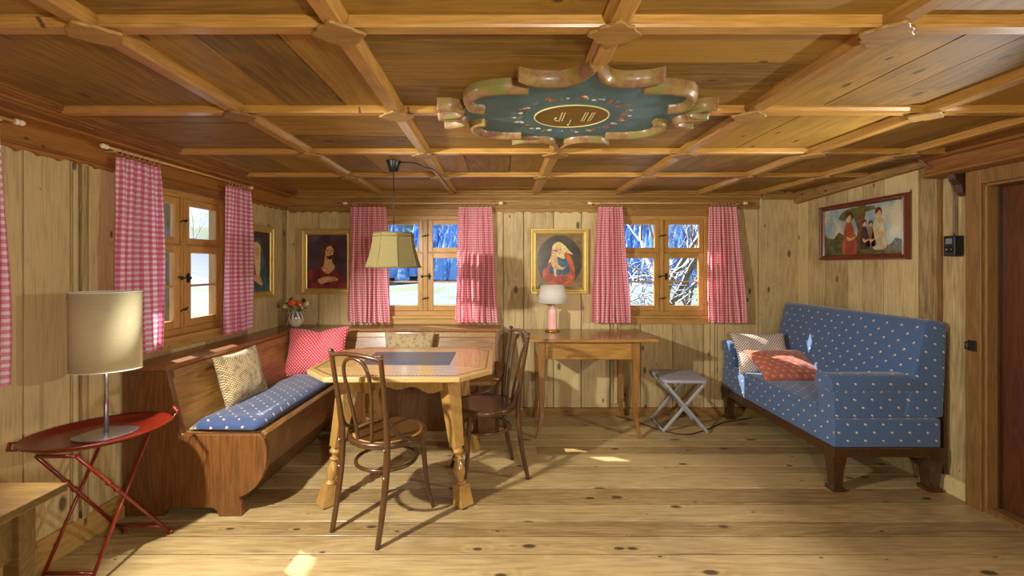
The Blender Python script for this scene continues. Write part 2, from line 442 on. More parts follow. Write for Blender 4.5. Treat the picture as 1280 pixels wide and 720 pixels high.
mb = MB(); plank_strip(mb, -2.4, 2.8, 0, CZ, YF, YF-.03, [], 'x'); mb.box(-2.5, 2.85, YF-.12, YF-.03, 0, CZ+.05, .8)
struct(mb.build('wall_front', M_wallz))

# ---- ceiling: boarded panels, battens, bosses
BX = [-1.10, -.44, .305, 1.04, 1.78, 2.32]
RY = [-.80, -.13, .53, 1.20, 1.865, 2.54, 3.20]
cx = [-2.2]+BX+[2.72]; ry = [YF]+RY+[YB+.02]
mb = MB()
for i in range(len(cx)-1):
    for j in range(len(ry)-1):
        x0, x1, y0, y1 = cx[i], cx[i+1], ry[j], ry[j+1]
        along = (i in (4, 5) and j != 7) or (i in (0, 1) and j in (4, 2, 6)) or (i == 2 and j == 6)
        n = random.choice((2, 3, 3))
        cuts = [0]+sorted((k+random.uniform(-.2, .2))/n for k in range(1, n))+[1]
        for p, q in zip(cuts[:-1], cuts[1:]):
            g = .0018; dz = random.uniform(0, .003)
            if along: mb.box(x0+(x1-x0)*p+g, x0+(x1-x0)*q-g, y0, y1, CZ-dz, CZ+.03, mi=1)
            else: mb.box(x0, x1, y0+(y1-y0)*p+g, y0+(y1-y0)*q-g, CZ-dz, CZ+.03, mi=0)
mb.box(-2.4, 2.85, YF-.1, YB+.15, CZ+.031, CZ+.1, .9)
ceil = struct(mb.build('ceiling', [M_ceilx, M_ceily], bevel=.001, bseg=1))
MC = Vector((.300, 1.868, 0))   # centre of the painted medallion
def bat_prof(w, h): return [(-w/2, 0), (-w/2, -h*.35), (-w*.32, -h*.75), (-w*.28, -h), (w*.28, -h), (w*.32, -h*.75), (w/2, -h*.35), (w/2, 0)]
for x in BX:
    segs = [(YF, YB)] if x != .305 else [(YF, MC.y-.45), (MC.y+.45, YB)]
    for a, c in segs:
        mb = MB(); mb.prism([(x+u, CZ+.001+w) for u, w in bat_prof(.078, .034)], 'y', a, c)
        mb.build('batten', M_baty, ceil)
for y in RY:
    segs = [(-2.1, XR)] if y != 1.865 else [(-2.1, MC.x-.555), (MC.x+.555, XR)]
    for a, c in segs:
        mb = MB(); mb.prism([(y+u, CZ+.0005+w) for u, w in bat_prof(.066, .028)], 'x', a, c)
        mb.build('batten', M_batx, ceil)
for x in BX:
    for y in RY:
        if (x, y) == (.305, 1.865): continue
        pts = []
        for k in range(40):
            a = 2*PI*k/40
            r = .050+.012*abs(math.cos(2*a))**1.5+.005*math.cos(8*a)
            pts.append((x+r*math.cos(a)*1.12, y+r*math.sin(a)))
        MB().prism(pts, 'z', CZ-.042, CZ-.032).build('boss', M_corx, ceil, bevel=.003)

# medallion
med = thing('ceiling_medallion', 'large blue painted ceiling medallion with lobed gilt rose moulding and lettered oval', 'ceiling ornament', (MC.x, MC.y, CZ))
def quad(pts):      # mirrored round four quadrants
    q = [(x, y) for x, y in pts]
    out = q[:]; out += [(x, -y) for x, y in reversed(q[:-1])]
    out += [(-x, -y) for x, y in q[1:]]; out += [(-x, y) for x, y in reversed(q[1:-1])]
    return out
qd = [(0, .44), (.022, .40), (.05, .365), (.09, .342), (.16, .34), (.212, .36), (.207, .275), (.31, .272), (.37, .25), (.40, .21), (.417, .15), (.40, .092), (.475, .098), (.455, .06), (.475, .025), (.54, 0)]
b = NB('medallion_blue'); n = b.noise(b.coord(), 6, 4, .65); n2 = b.noise(b.coord(), 45, 3, .6)
c = b.mix(n, srgb('#375c66'), srgb('#587f84')); c = b.mix(b.smooth(n2, .62, .75), c, srgb('#2a3b3c')); b.bsdf(c, .5, coat=.15)
M_medblue = b.m
MB().prism(quad(qd), 'z', -.022, -.002).build('painted_panel', M_medblue, med)
b = NB('rose_gilt_moulding'); n = b.noise(b.coord(), 22, 4, .7)
c = b.mix(b.smooth(n, .35, .6), srgb('#85543f'), srgb('#94793f')); c = b.mix(b.smooth(b.noise(b.coord(), 9, 2), .55, .7), c, srgb('#7c7a3c')); b.bsdf(c, .42, coat=.2)
M_mould = b.m
M_mouldtop = plain('pale_rose_edge', '#d8b79a', .4, var=.25, sc=20)
def strand(pts, w=.055, taper=(0, 0)):
    p = [Vector((x, y, 0)) for x, y in pts]; p = [Vector(q) for q in cr(p, 7)]; n = len(p); mbb = MB(); v = []
    prof = [(-.5, 0), (-.5, -.022), (-.42, -.036), (-.25, -.042), (-.2, -.052), (.2, -.052), (.25, -.042), (.42, -.036), (.5, -.022), (.5, 0)]
    for i, q in enumerate(p):
        t = (p[min(i+1, n-1)]-p[max(i-1, 0)]).normalized(); s_ = Vector((-t.y, t.x, 0))
        k = 1.0; u = i/(n-1)
        if taper[0]: k = min(k, .3+u*3)
        if taper[1]: k = min(k, .3+(1-u)*3)
        for a, z in prof: v.append(q+s_*a*w*k+Vector((0, 0, z)))
    m = len(prof); f = []
    for i in range(n-1):
        for j in range(m-1): f.append((i*m+j, i*m+j+1, (i+1)*m+j+1, (i+1)*m+j))
    mbb.add(v, f, None, 0, True)
    mbb.f += [list(range(m)), [(n-1)*m+j for j in range(m)]]; mbb.t += [.5]*2; mbb.mi += [0]*2; mbb.sm += [False]*2
    return mbb
for sx in (1, -1):
    for sy in (1, -1):
        k = sx*sy
        def Q(pts): 
            pp = [(x*sx, y*sy) for x, y in pts]
            return pp if k > 0 else pp[::-1]
        tp = lambda a, c_: (a, c_) if k > 0 else (c_, a)
        strand(Q([(.004, .47), (.024, .42), (.055, .372), (.10, .35), (.16, .348), (.205, .362), (.245, .392)]), .038, tp(0, 1)).build('moulding', M_mould, med)
        strand(Q([(.205, .288), (.26, .287), (.31, .283), (.375, .26), (.412, .215), (.43, .15), (.415, .098), (.37, .082)]), .038).build('moulding', M_mould, med)
        strand(Q([(.555, .118), (.50, .108), (.462, .075), (.478, .03), (.565, .004)]), .028, tp(1, 0)).build('moulding', M_mould, med)
M_ovalw = plain('oval_wood', '#7a5c1c', .45, var=.3, sc=14)
M_cream = plain('painted_cream', '#d9cf8e', .5, var=.1)
el = lambda a, b_, n=56: [(a*math.cos(2*PI*i/n), b_*math.sin(2*PI*i/n)) for i in range(n)]
oc = (.0, .040)
ov = MB().prism([(x+oc[0], y+oc[1]) for x, y in el(.158, .140)], 'z', -.0245, -.0215)
ov.build('lettered_oval', M_ovalw, med)
mb = MB(); mb.tube([(x+oc[0], y+oc[1], -.0245) for x, y in el(.158, .140)], .0032, 6, closed=True); mb.build('oval_rim', M_cream, med)
mb = MB()     # the gilt strokes inside the oval
def stroke(x, y0, y1, w=.006, lean=0): mb.prism([(x-w/2, y0), (x+w/2, y0), (x+w/2+lean, y1), (x-w/2+lean, y1)], 'z', -.0265, -.0245)
for x in (-.046, -.034): stroke(x, -.05+oc[1]*.0, .058, .0055)
for x in (.052, .062, .080, .090): stroke(x, -.05, .055, .0045)
stroke(.004, .045, .092, .004); mb.ball((.001, .108, -.0255), .004, 8)
mb.tube([(-.062, .012, -.0255), (-.070, .03, -.0255), (-.064, .048, -.0255), (-.048, .054, -.0255)], .002, 6)
for p in mb.v: p.x += oc[0]; p.y += oc[1]*.9
mb.build('lettering', M_cream, med)
M_fl = [plain('painted_rose', '#b5603c', .5), plain('painted_petal', '#e0d8c0', .5), plain('painted_leaf', '#5c7a4c', .5), plain('painted_blue', '#4a78a0', .5)]
mb = MB()
for k in range(22):
    a = 2*PI*k/22+.2; cx_, cy_ = oc[0]+.235*math.cos(a), oc[1]+.215*math.sin(a)
    for q in range(6):
        dx, dy = random.uniform(-.022, .022), random.uniform(-.014, .014); r = random.uniform(.004, .009)
        mb.prism([(cx_+dx+r*math.cos(t)*1.3, cy_+dy+r*math.sin(t)) for t in [2*PI*i/8 for i in range(8)]], 'z', -.0232-.0002*q, -.0218, mi=random.choice((0, 0, 1, 2, 3)))
mb.build('painted_flowers', M_fl, med)

# ---- cornices / friezes
def run_profile(name, prof, axis, a, c, mat, parent=None, **kw):
    return MB().prism(prof, axis, a, c).build(name, mat, parent, **kw)
# left: profile in (x, z) run along y
for i, pr in enumerate([
        [(-2.35, CZ), (-1.80, CZ), (-1.80, CZ-.009), (-1.812, CZ-.012), (-1.812, CZ-.019), (-1.826, CZ-.021), (-1.826, CZ-.026), (-1.842, CZ-.028), (-1.85, CZ-.036), (-1.862, CZ-.038), (-1.862, CZ-.045), (-2.35, CZ-.045)]]):
    run_profile('trim_1', pr, 'y', YF, YB, M_cory).__setitem__('kind', 'structure')
def scallop(u0, u1, zt, zb, step=.085, dip=.016):
    """closed outline with a cut scalloped lower edge"""
    top = [(u1, zt), (u0, zt)]; bot = []; n = max(1, round((u1-u0)/step)); st = (u1-u0)/n
    for k in range(n):
        for q in range(7):
            t = q/7; bot.append((u0+(k+t)*st, zb+dip*abs(math.sin(PI*t))**.6*(1 if k % 3 else .5)))
    bot.append((u1, zb)); return top+bot
t2 = MB()
t2.prism([(0, CZ-.045), (.13, CZ-.045), (.12, CZ-.052), (.05, CZ-.056), (.03, CZ-.062), (.03, CZ-.15), (0, CZ-.15)], 'y', YF-YB, 0)
t2.prism(scallop(YF-YB, WL2-HWL-.03, CZ-.11, 1.832), 'x', 0, .022)
t2.prism(scallop(WL2+HWL+.03, WL1-HWL-.03, CZ-.11, 1.832), 'x', 0, .022)
t2.prism(scallop(WL1+HWL+.03, 0, CZ-.11, 1.832), 'x', 0, .022)
t2.prism([(.022, 1.875), (.034, 1.872), (.034, 1.862), (.022, 1.856)], 'y', YF-YB, 0)
wall_obj(t2.build('trim_2', M_cory, bevel=.002))
# back
t3 = MB()
t3.prism([(YB, CZ), (YB-.085, CZ), (YB-.085, CZ-.014), (YB-.07, CZ-.02), (YB-.07, CZ-.034), (YB-.055, CZ-.038), (YB-.045, CZ-.062), (YB-.026, CZ-.066), (YB-.026, CZ-.072), (YB-.018, CZ-.075), (YB-.018, CZ-.13), (YB-.03, CZ-.134), (YB-.03, CZ-.146), (YB-.018, CZ-.152), (YB-.018, CZ-.158), (YB, CZ-.158)], 'x', -1.96, 2.325)
for a, c in ((-1.95, W1-HW-.02), (W1+HW+.02, W2-HW-.06)): t3.prism(scallop(a, c, CZ-.15, 1.815), 'y', YB-.014, YB)
struct(t3.build('trim_3', M_corx, bevel=.0015))
# header boards over the windows
for n_, c in ((4, W1), (5, W2)):
    struct(MB().box(c-.52, c+.52, YB-.016, YB, Z1W-.005, CZ-.155).build('trim_%d' % n_, M_corx, bevel=.002))
# corner box right and rough right-hand wall beams
t6 = MB(); t6.box(2.325, XR, YB-.03, YB, 0, CZ, .35); struct(t6.build('trim_6', M_wallz, bevel=.003))
t6 = MB(); t6.box(2.335, XR-.05, YB-.07, YB-.03, CZ-.075, CZ-.02); struct(t6.build('trim_7', M_corx, bevel=.004))
t = MB(); v = []
for y, zb in ((YB-.03, 1.895), (2.715, 1.962)):
    for x, z in ((XR, zb), (XR-.035, zb+.004), (XR-.05, zb+.05), (XR-.05, CZ+.02), (XR, CZ+.02)): v.append((x, y, z))
t.add(v, [(0,1,2,3,4), (9,8,7,6,5)]+[(i, (i+1) % 5, (i+1) % 5+5, i+5) for i in range(5)])
struct(t.build('trim_8', wood('rough_beam', '#b08a50', '#6f4c22', 'y', .7, 1.5, 1.2, .6, .3, stain=.6), bevel=.004))
t = MB()
t.prism([(XR+.02, CZ), (XR-.16, CZ), (XR-.16, CZ-.015), (XR-.14, CZ-.022), (XR-.14, CZ-.036), (XR-.115, CZ-.042), (XR-.10, CZ-.075), (XR-.10, CZ-.11), (XR-.125, CZ-.116), (XR-.125, CZ-.132), (XR-.09, CZ-.14), (XR+.02, CZ-.14)], 'y', YF, 2.69)
struct(t.build('trim_9', M_cory, bevel=.002))
struct(MB().box(XR-.004, XR+.02, 2.692, 2.715, 0, CZ, .9).build('trim_10', M_doorfr, bevel=.002))
# corbel under the right cornice
struct(MB().prism([(XR, CZ-.135), (XR-.085, CZ-.135), (XR-.075, CZ-.17), (XR-.04, CZ-.20), (XR-.03, CZ-.245), (XR-.012, CZ-.265), (XR, CZ-.265)], 'y', 2.535, 2.575).build('trim_11', M_sofawood, bevel=.003))
# vertical cover mouldings
def cover(n_, x, y0, y1, axis, z0=.1, z1=1.86, d=0):
    mbb = MB()
    for u, w, h in ((-.032, .016, .012), (0, .03, .02), (.032, .016, .012)):
        if axis == 'x': mbb.box(x+u-w/2, x+u+w/2, YB-h, YB, z0, z1)
    return struct(mbb.build('trim_%d' % n_, M_wallz, bevel=.004))
cover(12, 1.03, 0, 0, 'x', .1, .86); cover(13, 1.905, 0, 0, 'x', .1, .86)
mbb = MB()
for u, w, h in ((-.045, .02, .012), (-.01, .028, .022), (.03, .02, .012)): mbb.box(0, h, -1.84+u-w/2, -1.84+u+w/2, 0, 1.84)
wall_obj(mbb.build('trim_14', M_wallz, bevel=.004))
mbb = MB(); mbb.box(0, .02, -.05, -.0, .8, 1.84); mbb.box(0, .035, -.022, 0, .8, 1.84); wall_obj(mbb.build('trim_15', M_wallz, bevel=.004))
# baseboards
struct(MB().prism([(YB, 0), (YB-.028, 0), (YB-.028, .035), (YB-.018, .05), (YB-.018, .058), (YB, .062)], 'x', -.02, XR).build('baseboard_back', M_corx, bevel=.001))
bb = MB(); bb.prism([(0, 0), (.035, 0), (.035, .06), (.022, .075), (.022, .11), (.012, .12), (0, .12)], 'y', YF-YB, 2.37-YB)
wall_obj(bb.build('baseboard_left', wood('baseboard_wood', '#b8924e', '#80592a', 'y', .6, 1.3, .6, .6, .3)))
struct(MB().prism([(XR, 0), (XR-.025, 0), (XR-.025, .08), (XR-.012, .095), (XR, .1)], 'y', 2.51, YB-.03).build('baseboard_right', M_wallz, bevel=.001))

# ---- door on the right
d1 = bpy.data.objects.new('door_1', None); COL.objects.link(d1); struct(d1)
mb = MB(); mb.box(XR+.055, XR+.089, DY0+.013, DY1-.013, .029, DZ-.013, .5)
mb.box(XR+.047, XR+.055, DY1-.13, DY1-.02, .03, DZ-.02, .3); mb.box(XR+.047, XR+.055, DY0+.02, DY0+.13, .03, DZ-.02, .3); mb.box(XR+.047, XR+.055, DY0+.13, DY1-.13, DZ-.14, DZ-.02, .6); mb.box(XR+.047, XR+.055, DY0+.13, DY1-.13, .03, .22, .6)
mb.build('door_leaf', M_door, d1, bevel=.003)
mb = MB()
mb.box(XR-.045, XR+.03, DY1+.003, DY1+.085, 0, DZ+.09); mb.box(XR-.045, XR+.03, DY0-.085, DY0-.003, 0, DZ+.09)
mb.box(XR-.045, XR+.03, DY0-.003, DY1+.003, DZ+.003, DZ+.09)
mb.box(XR-.028, XR+.09, DY1-.012, DY1+.003, 0, DZ+.003); mb.box(XR-.028, XR+.09, DY0-.003, DY0+.012, 0, DZ+.003); mb.box(XR-.028, XR+.09, DY0, DY1, DZ-.012, DZ+.003)
mb.build('door_casing', M_doorfr, d1, bevel=.004)
MB().box(XR+.03, XR+.05, DY1-.022, DY1-.012, .02, DZ-.01).build('door_stop', M_sofawood, d1)
MB().prism([(XR-.03, 0), (XR-.03, .018), (XR-.01, .028), (XR+.09, .028), (XR+.09, 0)], 'y', DY0, DY1).build('threshold', M_doorfr, d1)
hk = thing('latch_hook', 'small iron door latch catch on the brown door casing', 'latch', (XR-.045, 2.47, .90))
mb = MB(); mb.box(-.005, 0, -.022, .022, -.03, .03); mb.build('plate', M_iron, hk, bevel=.001)
mb = MB(); mb.tube([(0, .015, .018), (-.025, .015, .018), (-.025, .015, -.018), (0, .015, -.018)], .004, 8); mb.build('catch', M_iron, hk)

# ------------------------------------------------------------------ windows (local: x across, -y into the room, z up; origin at sill centre)
def window(n, loc, rz, hw, h, openw=0):
    w = bpy.data.objects.new('window_%d' % n, None); COL.objects.link(w); w.location = loc; w.rotation_euler = (0, 0, rz); struct(w)
    fo = MB()    # outer frame lining the opening
    fo.box(-hw, -hw+.045, .015, .11, 0, h, mi=0); fo.box(hw-.045, hw, .015, .11, 0, h)
    fo.box(-hw+.045, hw-.045, .015, .11, h-.04, h, mi=1); fo.box(-hw+.045, hw-.045, .015, .11, 0, .045, mi=1)
    fo.box(-.02, .02, .01, .06, .045, h-.04); fo.box(-.008, .008, .003, .01, .045, h-.04)
    fo.build('window_frame', [M_win, M_winx], w, bevel=.003)
    ih = h-.04; top0 = .045+(ih-.045)*.64
    for s in (-1, 1):
        a, c = sorted((s*.022, s*(hw-.047)))
        MB().box(a, c, .034, .058, top0-.012, top0+.012).build('transom', M_winx, w)
        for nm, z0, z1, mun, ins in (('sash', .047, top0-.004, True, .012), ('sash', top0+.004, ih-.002, False, 0)):
            m_ = MB(); fw = .042 if not mun else .048; y0 = .022+(-.006 if mun else 0); y1 = .05
            m_.box(a, a+fw, y0, y1, z0, z1); m_.box(c-fw, c, y0, y1, z0, z1)
            m_.box(a+fw, c-fw, y0, y1, z0, z0+fw, mi=1); m_.box(a+fw, c-fw, y0, y1, z1-fw, z1, mi=1)
            if mun: zm = (z0+z1)/2; m_.box(a+fw, c-fw, y0+.01, y1-.004, zm-.007, zm+.007, mi=1)
            so = m_.build('sash', [M_win, M_winx], w, bevel=.004)
            MB().box(a+fw-.004, c-fw+.004, .037, .040, z0+fw-.004, z1-fw+.004).build('glass_pane', M_glass, so)
    for z in (.16, h*.62+.16):    # little iron turn latches on the centre post
        m_ = MB(); m_.tube([(-.03, .008, z-.01), (-.01, .0, z+.004), (.01, .0, z-.002), (.032, .008, z+.012)], .004, 8); m_.ball((0, -.002, z), .009, 8)
        m_.build('latch', M_iron, w)
    m_ = MB(); z = .36
    m_.tube([(-.045, .01, z+.01), (-.02, -.004, z), (.015, -.002, z+.006), (.05, .012, z)], .0045, 8); m_.ball((-.03, -.002, z), .012, 8); m_.ball((.035, -.002, z), .012, 8); m_.box(.028, .044, .004, .012, z-.03, z+.03)
    m_.build('latch', M_iron, w)
    s_ = MB(); s_.box(-hw-.02, hw+.02, -.035, .02, -.022, .006); s_.box(-hw-.05, hw+.05, -.015, 0, -.07, -.022); s_.build('window_sill', M_sill, w, bevel=.004)
    s_ = MB(); s_.box(-hw-.03, hw+.03, .11, .17, -.02, .02); s_.build('outer_sill', M_snow, w)
    return w
window(1, (lwx(2.838), 2.838, ZL0), PI/2+LA, HWL, ZL1-ZL0)
window(2, (W1, YB, Z0W), 0, HW, Z1W-Z0W)
window(3, (W2, YB, Z0W), 0, HW, Z1W-Z0W)
window(4, (lwx(1.28), 1.28, ZL0), PI/2+LA, HWL, ZL1-ZL0)
# boxed surround on the left wall beside the windows
for n_, c in ((16, WL1), (17, WL2)):
    mbb = MB()
    mbb.box(0, .012, c-HWL-.075, c-HWL, ZL0-.07, ZL1+.04); mbb.box(0, .012, c+HWL, c+HWL+.075, ZL0-.07, ZL1+.04); mbb.box(0, .028, c-HWL-.075, c+HWL+.075, ZL1, ZL1+.045)
    wall_obj(mbb.build('trim_%d' % n_, M_cory, bevel=.003))

# ------------------------------------------------------------------ curtains and rods
def curtain(loc, rz, wt, wb, h, nf, mat, label, seed, off_t=0.0, nrings=8, group='gingham curtains'):
    rnd = random.Random(seed)
    c = thing('curtain', label, 'curtain', loc, rz, group)   # origin on rod axis; z=0 rod
    nu, nv = nf*14, 26; vs = []; uvs = []
    cloth = wb*1.75; ph = rnd.uniform(0, 6)
    fr = [rnd.uniform(.75, 1.25) for _ in range(nf)]
    tot = sum(fr); acc = [0]
    for f_ in fr: acc.append(acc[-1]+f_/tot)
    def phase(u):
        for k in range(nf):
            if u <= acc[k+1]+1e-9: return k+(u-acc[k])/(acc[k+1]-acc[k])
        return nf
    for j in range(nv+1):
        t = j/nv; w = wt+(wb-wt)*t**.8; z = -.035-t*(h-.035)
        for i in range(nu+1):
            u = i/nu; p = phase(u)*2*PI
            amp = (.014+.012*t)*(1+.35*math.sin(ph+phase(u)*1.7)) ; amp *= .7 if t < .06 else 1
            x = (u-.5)*w+off_t*(1-t)+.006*math.sin(p*2+3*t+ph)*t+.010*math.sin(t*5+u*9+ph)*t
            y = amp*math.sin(p+.5*math.sin(t*3+ph))+.006*math.sin(7*u+5*t+ph)
            vs.append((x, y, z+(.004*math.cos(p) if j == nv else 0))); uvs.append((u*cloth, z))
    fs = [(j*(nu+1)+i, j*(nu+1)+i+1, (j+1)*(nu+1)+i+1, (j+1)*(nu+1)+i) for j in range(nv) for i in range(nu)]
    me = bpy.data.meshes.new('cloth'); me.from_pydata(vs, [], fs); me.materials.append(mat)
    uvl = me.uv_layers.new(name='UVMap')
    for l in me.loops: uvl.data[l.index].uv = uvs[l.vertex_index]
    for p in me.polygons: p.use_smooth = True
    o = bpy.data.objects.new('cloth', me); COL.objects.link(o); o.parent = c
    ring = None
    for k in range(nrings):
        x = (k+.5)/nrings*wt-wt/2+off_t
        if ring is None:
            m_ = MB(); m_.tube([(0, .016*math.cos(a), -.008+.02*math.sin(a)) for a in [2*PI*i/14 for i in range(14)]], .0022, 6, closed=True)
            ring = m_.build('ring', M_ring, c); ring.location = (x, 0, 0)
        else:
            r = ring.copy(); COL.objects.link(r); r.parent = c; r.location = (x, 0, 0); r.rotation_euler = (0, 0, rnd.uniform(-.35, .35))
    return c
def rod(loc, rz, L, label):
    c = thing('curtain_rod', label, 'curtain rod', loc, rz, 'pale wooden curtain rods')
    m_ = MB(); m_.tube([(-L/2, 0, 0), (0, 0, 0), (L/2, 0, 0)], .0075, 12); m_.build('pole', M_finial, c)
    for s in (-1, 1):
        m_ = MB(); m_.lathe([(.001, -.016), (.012, -.014), (.014, -.004), (.009, .0), (.012, .006), (.0135, .012), (.009, .02), (.001, .021)], (0, 0, 0), 14, mat=Matrix.Rotation(s*PI/2, 3, 'Y'))
        m_.xf(Matrix.Translation((s*(L/2+.004), 0, 0))); m_.build('finial', M_knob, c)
        m_ = MB(); m_.box(s*(L/2-.06)-.008, s*(L/2-.06)+.008, .0, .082, -.014, -.006); m_.build('bracket', M_finial, c, bevel=.002)
    return c
ZR = 1.898; YR = YB-.075
for xa, xb, xc, xd, lb, sd in ((-1.345, -1.03, -1.355, -.995, 'red gingham curtain between the bearded man painting and the pendant lamp', 1), (-.385, -.085, -.41, -.04, 'red gingham curtain right of the middle window, lit through by sun', 2),
                               (.86, 1.08, .80, 1.14, 'red gingham curtain beside the gilt oval mother and child picture', 3), (1.845, 2.095, 1.84, 2.165, 'red gingham curtain right of the window nearest the sofa', 4)):
    ct, cb = (xa+xb)/2, (xc+xd)/2
    curtain((cb, YR, ZR), 0, xb-xa, xd-xc, 1.06, 7, M_ginb, lb, sd, ct-cb, group='red gingham curtains on the back wall')
rod(((-1.385-.005)/2-.003, YR, ZR), 0, 1.37, 'pale wooden curtain rod across the window behind the pendant lamp')
rod((1.475, YR, ZR), 0, 1.37, 'pale wooden curtain rod across the right back window above the desk')
ZL = 1.937
def lp(y, d): return (lwx(y, d), y)
for ya, yb, lb, sd, nf in ((2.25, 2.55, 'pink gingham curtain directly behind the cream drum lamp', 11, 6), (3.075, 3.385, 'pink gingham curtain beside the veiled woman painting', 12, 6), (.86, 1.785, 'pink gingham curtain cut off by the left edge of the photo', 13, 16)):  # last curtain is widened out of view to keep sun off the floor
    y = (ya+yb)/2; x, _ = lp(y, .088)
    curtain((x, y, ZL), PI/2+LA, yb-ya-.03, yb-ya, 1.07, nf, M_ginl, lb, sd, group='pink gingham curtains on the left wall')
x, y = lp(2.785, .088); rod((x, y, ZL), PI/2+LA, 1.16, 'pale wooden curtain rod over the left wall window behind the drum lamp')
x, y = lp(1.25, .088); rod((x, y, ZL), PI/2+LA, 1.15, 'pale curtain rod end at the left edge, nearest the camera')

# ------------------------------------------------------------------ pictures
def frame_picture(name, label, loc, rz, w, h, fw, mat, canvas, tiltx=0, glass=False, dp=.03, cat='picture'):
    """origin at the centre of the back; faces local -y.  canvas(mb)->mats draws in local x,z at y=-dp*.45"""
    c = thing(name, label, cat, loc, rz, 'gold framed paintings' if name == 'framed_painting' else None); c.rotation_euler = (tiltx, 0, rz)
    ring = [(0, 0), (.12, -dp), (.3, -dp), (.42, -dp*.72), (.72, -dp*.6), (.85, -dp*.72), (1.0, -dp*.45)]
    m_ = MB(); sides = [((-1, -1), (1, -1)), ((1, -1), (1, 1)), ((1, 1), (-1, 1)), ((-1, 1), (-1, -1))]
    for (a, b_) in sides:
        v = []
        for (sx, sz) in (a, b_):
            for t, y in ring: v.append((sx*(w/2-fw*t), y, sz*(h/2-fw*t)))
        n = len(ring); m_.add(v, [(i, i+1, n+i+1, n+i) for i in range(n-1)], None, 0, False)
    m_.box(-w/2+.01, w/2-.01, -.006, 0, -h/2+.01, h/2-.01)
    m_.build('frame', mat, c)
    cm = MB(); mats = canvas(cm, w-2*fw, h-2*fw, -dp*.42); cm.build('canvas', mats, c)
    if glass:
        MB().box(-w/2+fw-.004, w/2-fw+.004, -dp*.56, -dp*.52, -h/2+fw-.004, h/2-fw+.004).build('glass_pane', M_glass, c)
    return c
def shp(cm, pts, y, k, mi):  # one painted shape, lying on the one before
    cm.poly([(x, y-.0004*k, z) for x, z in pts], mi)
def ell(cx_, cz, a, b_, n=28, rot=0):
    return [(cx_+a*math.cos(t)*math.cos(rot)-b_*math.sin(t)*math.sin(rot), cz+a*math.cos(t)*math.sin(rot)+b_*math.sin(t)*math.cos(rot)) for t in [2*PI*i/n for i in range(n)]]
def smoothp(pts, n=5): return [(p.x, p.y) for p in cr([(x, z, 0) for x, z in pts], n, True)]
def painty(name, c1, c2, sc=14):
    b = NB(name); n = b.noise(b.coord(), sc, 4, .6, .6); b.bsdf(b.mix(b.smooth(n, .35, .65), srgb(c1), srgb(c2)), .35, coat=.15); return b.m
P_dark = painty('paint_dark', '#2a1d1c', '#46302e'); P_maroon = painty('paint_maroon', '#5b1a1c', '#8c2f28'); P_skin = painty('paint_skin', '#b98a58', '#d8b078', 40)
P_hair = painty('paint_hair', '#3c2012', '#5c3822', 40); P_blue = painty('paint_blue', '#1c3a52', '#38607a'); P_ochre = painty('paint_ochre', '#8a6a34', '#b08c4c')
P_oval = painty('paint_oval_ground', '#2e2416', '#453a22'); P_red = painty('paint_orange_red', '#8a3318', '#c25c2c'); P_olive = painty('paint_olive', '#6a5428', '#84683a')
P_lace = painty('paint_veil', '#c6a860', '#e6d292', 50); P_teal = painty('paint_veil_teal', '#1f3f4e', '#3c6a70'); P_line = painty('paint_line', '#1d100c', '#2a1810')
P_purple = painty('paint_purple_brown', '#35242e', '#523c44', 6)
def cv_man(cm, w, h, y):
    shp(cm, [(-w/2, -h/2), (w/2, -h/2), (w/2, h/2), (-w/2, h/2)], y, 0, 0)
    shp(cm, ell(.01, .10, .085, .10), y, 1, 5)
    shp(cm, smoothp([(-w*.47, -h*.5), (-w*.47, -.09), (-.10, -.055), (-.03, -.045), (.05, -.06), (.13, -.10), (w*.47, -.15), (w*.47, -h*.5)], 4), y, 2, 1)
    shp(cm, smoothp([(-.055, .12), (-.01, .165), (.05, .16), (.075, .11), (.06, .03), (.01, -.03), (-.05, -.04), (-.075, .02)]), y, 3, 3)
    shp(cm, smoothp([(-.03, -.03), (-.012, .07), (.04, .06), (.045, .0), (.07, -.05), (.01, -.11), (-.05, -.065)]), y, 4, 2)
    shp(cm, ell(.022, .085, .036, .055, rot=-.15), y, 5, 2)
    shp(cm, smoothp([(-.010, .055), (.010, .048), (.03, .058), (.052, .055), (.045, .028), (.026, .016), (.006, .028)]), y, 6, 3)
    for ex in (.008, .042): shp(cm, ell(ex, .098, .009, .0045), y, 7, 4)
    shp(cm, [(.03, .095), (.036, .068), (.024, .066)], y, 7, 3); shp(cm, ell(.028, .047, .011, .003), y, 8, 1)
    shp(cm, smoothp([(-.08, -.165), (-.03, -.14), (.03, -.135), (.08, -.145), (.10, -.165), (.05, -.18), (.0, -.185), (-.04, -.20), (-.06, -.20)]), y, 9, 2)
    for k in range(4): shp(cm, [(.025+.018*k, -.148), (.029+.018*k, -.148), (.016+.018*k, -.178), (.012+.018*k, -.178)], y, 10, 4)
    return [P_purple, P_maroon, P_skin, P_hair, P_line, P_dark]
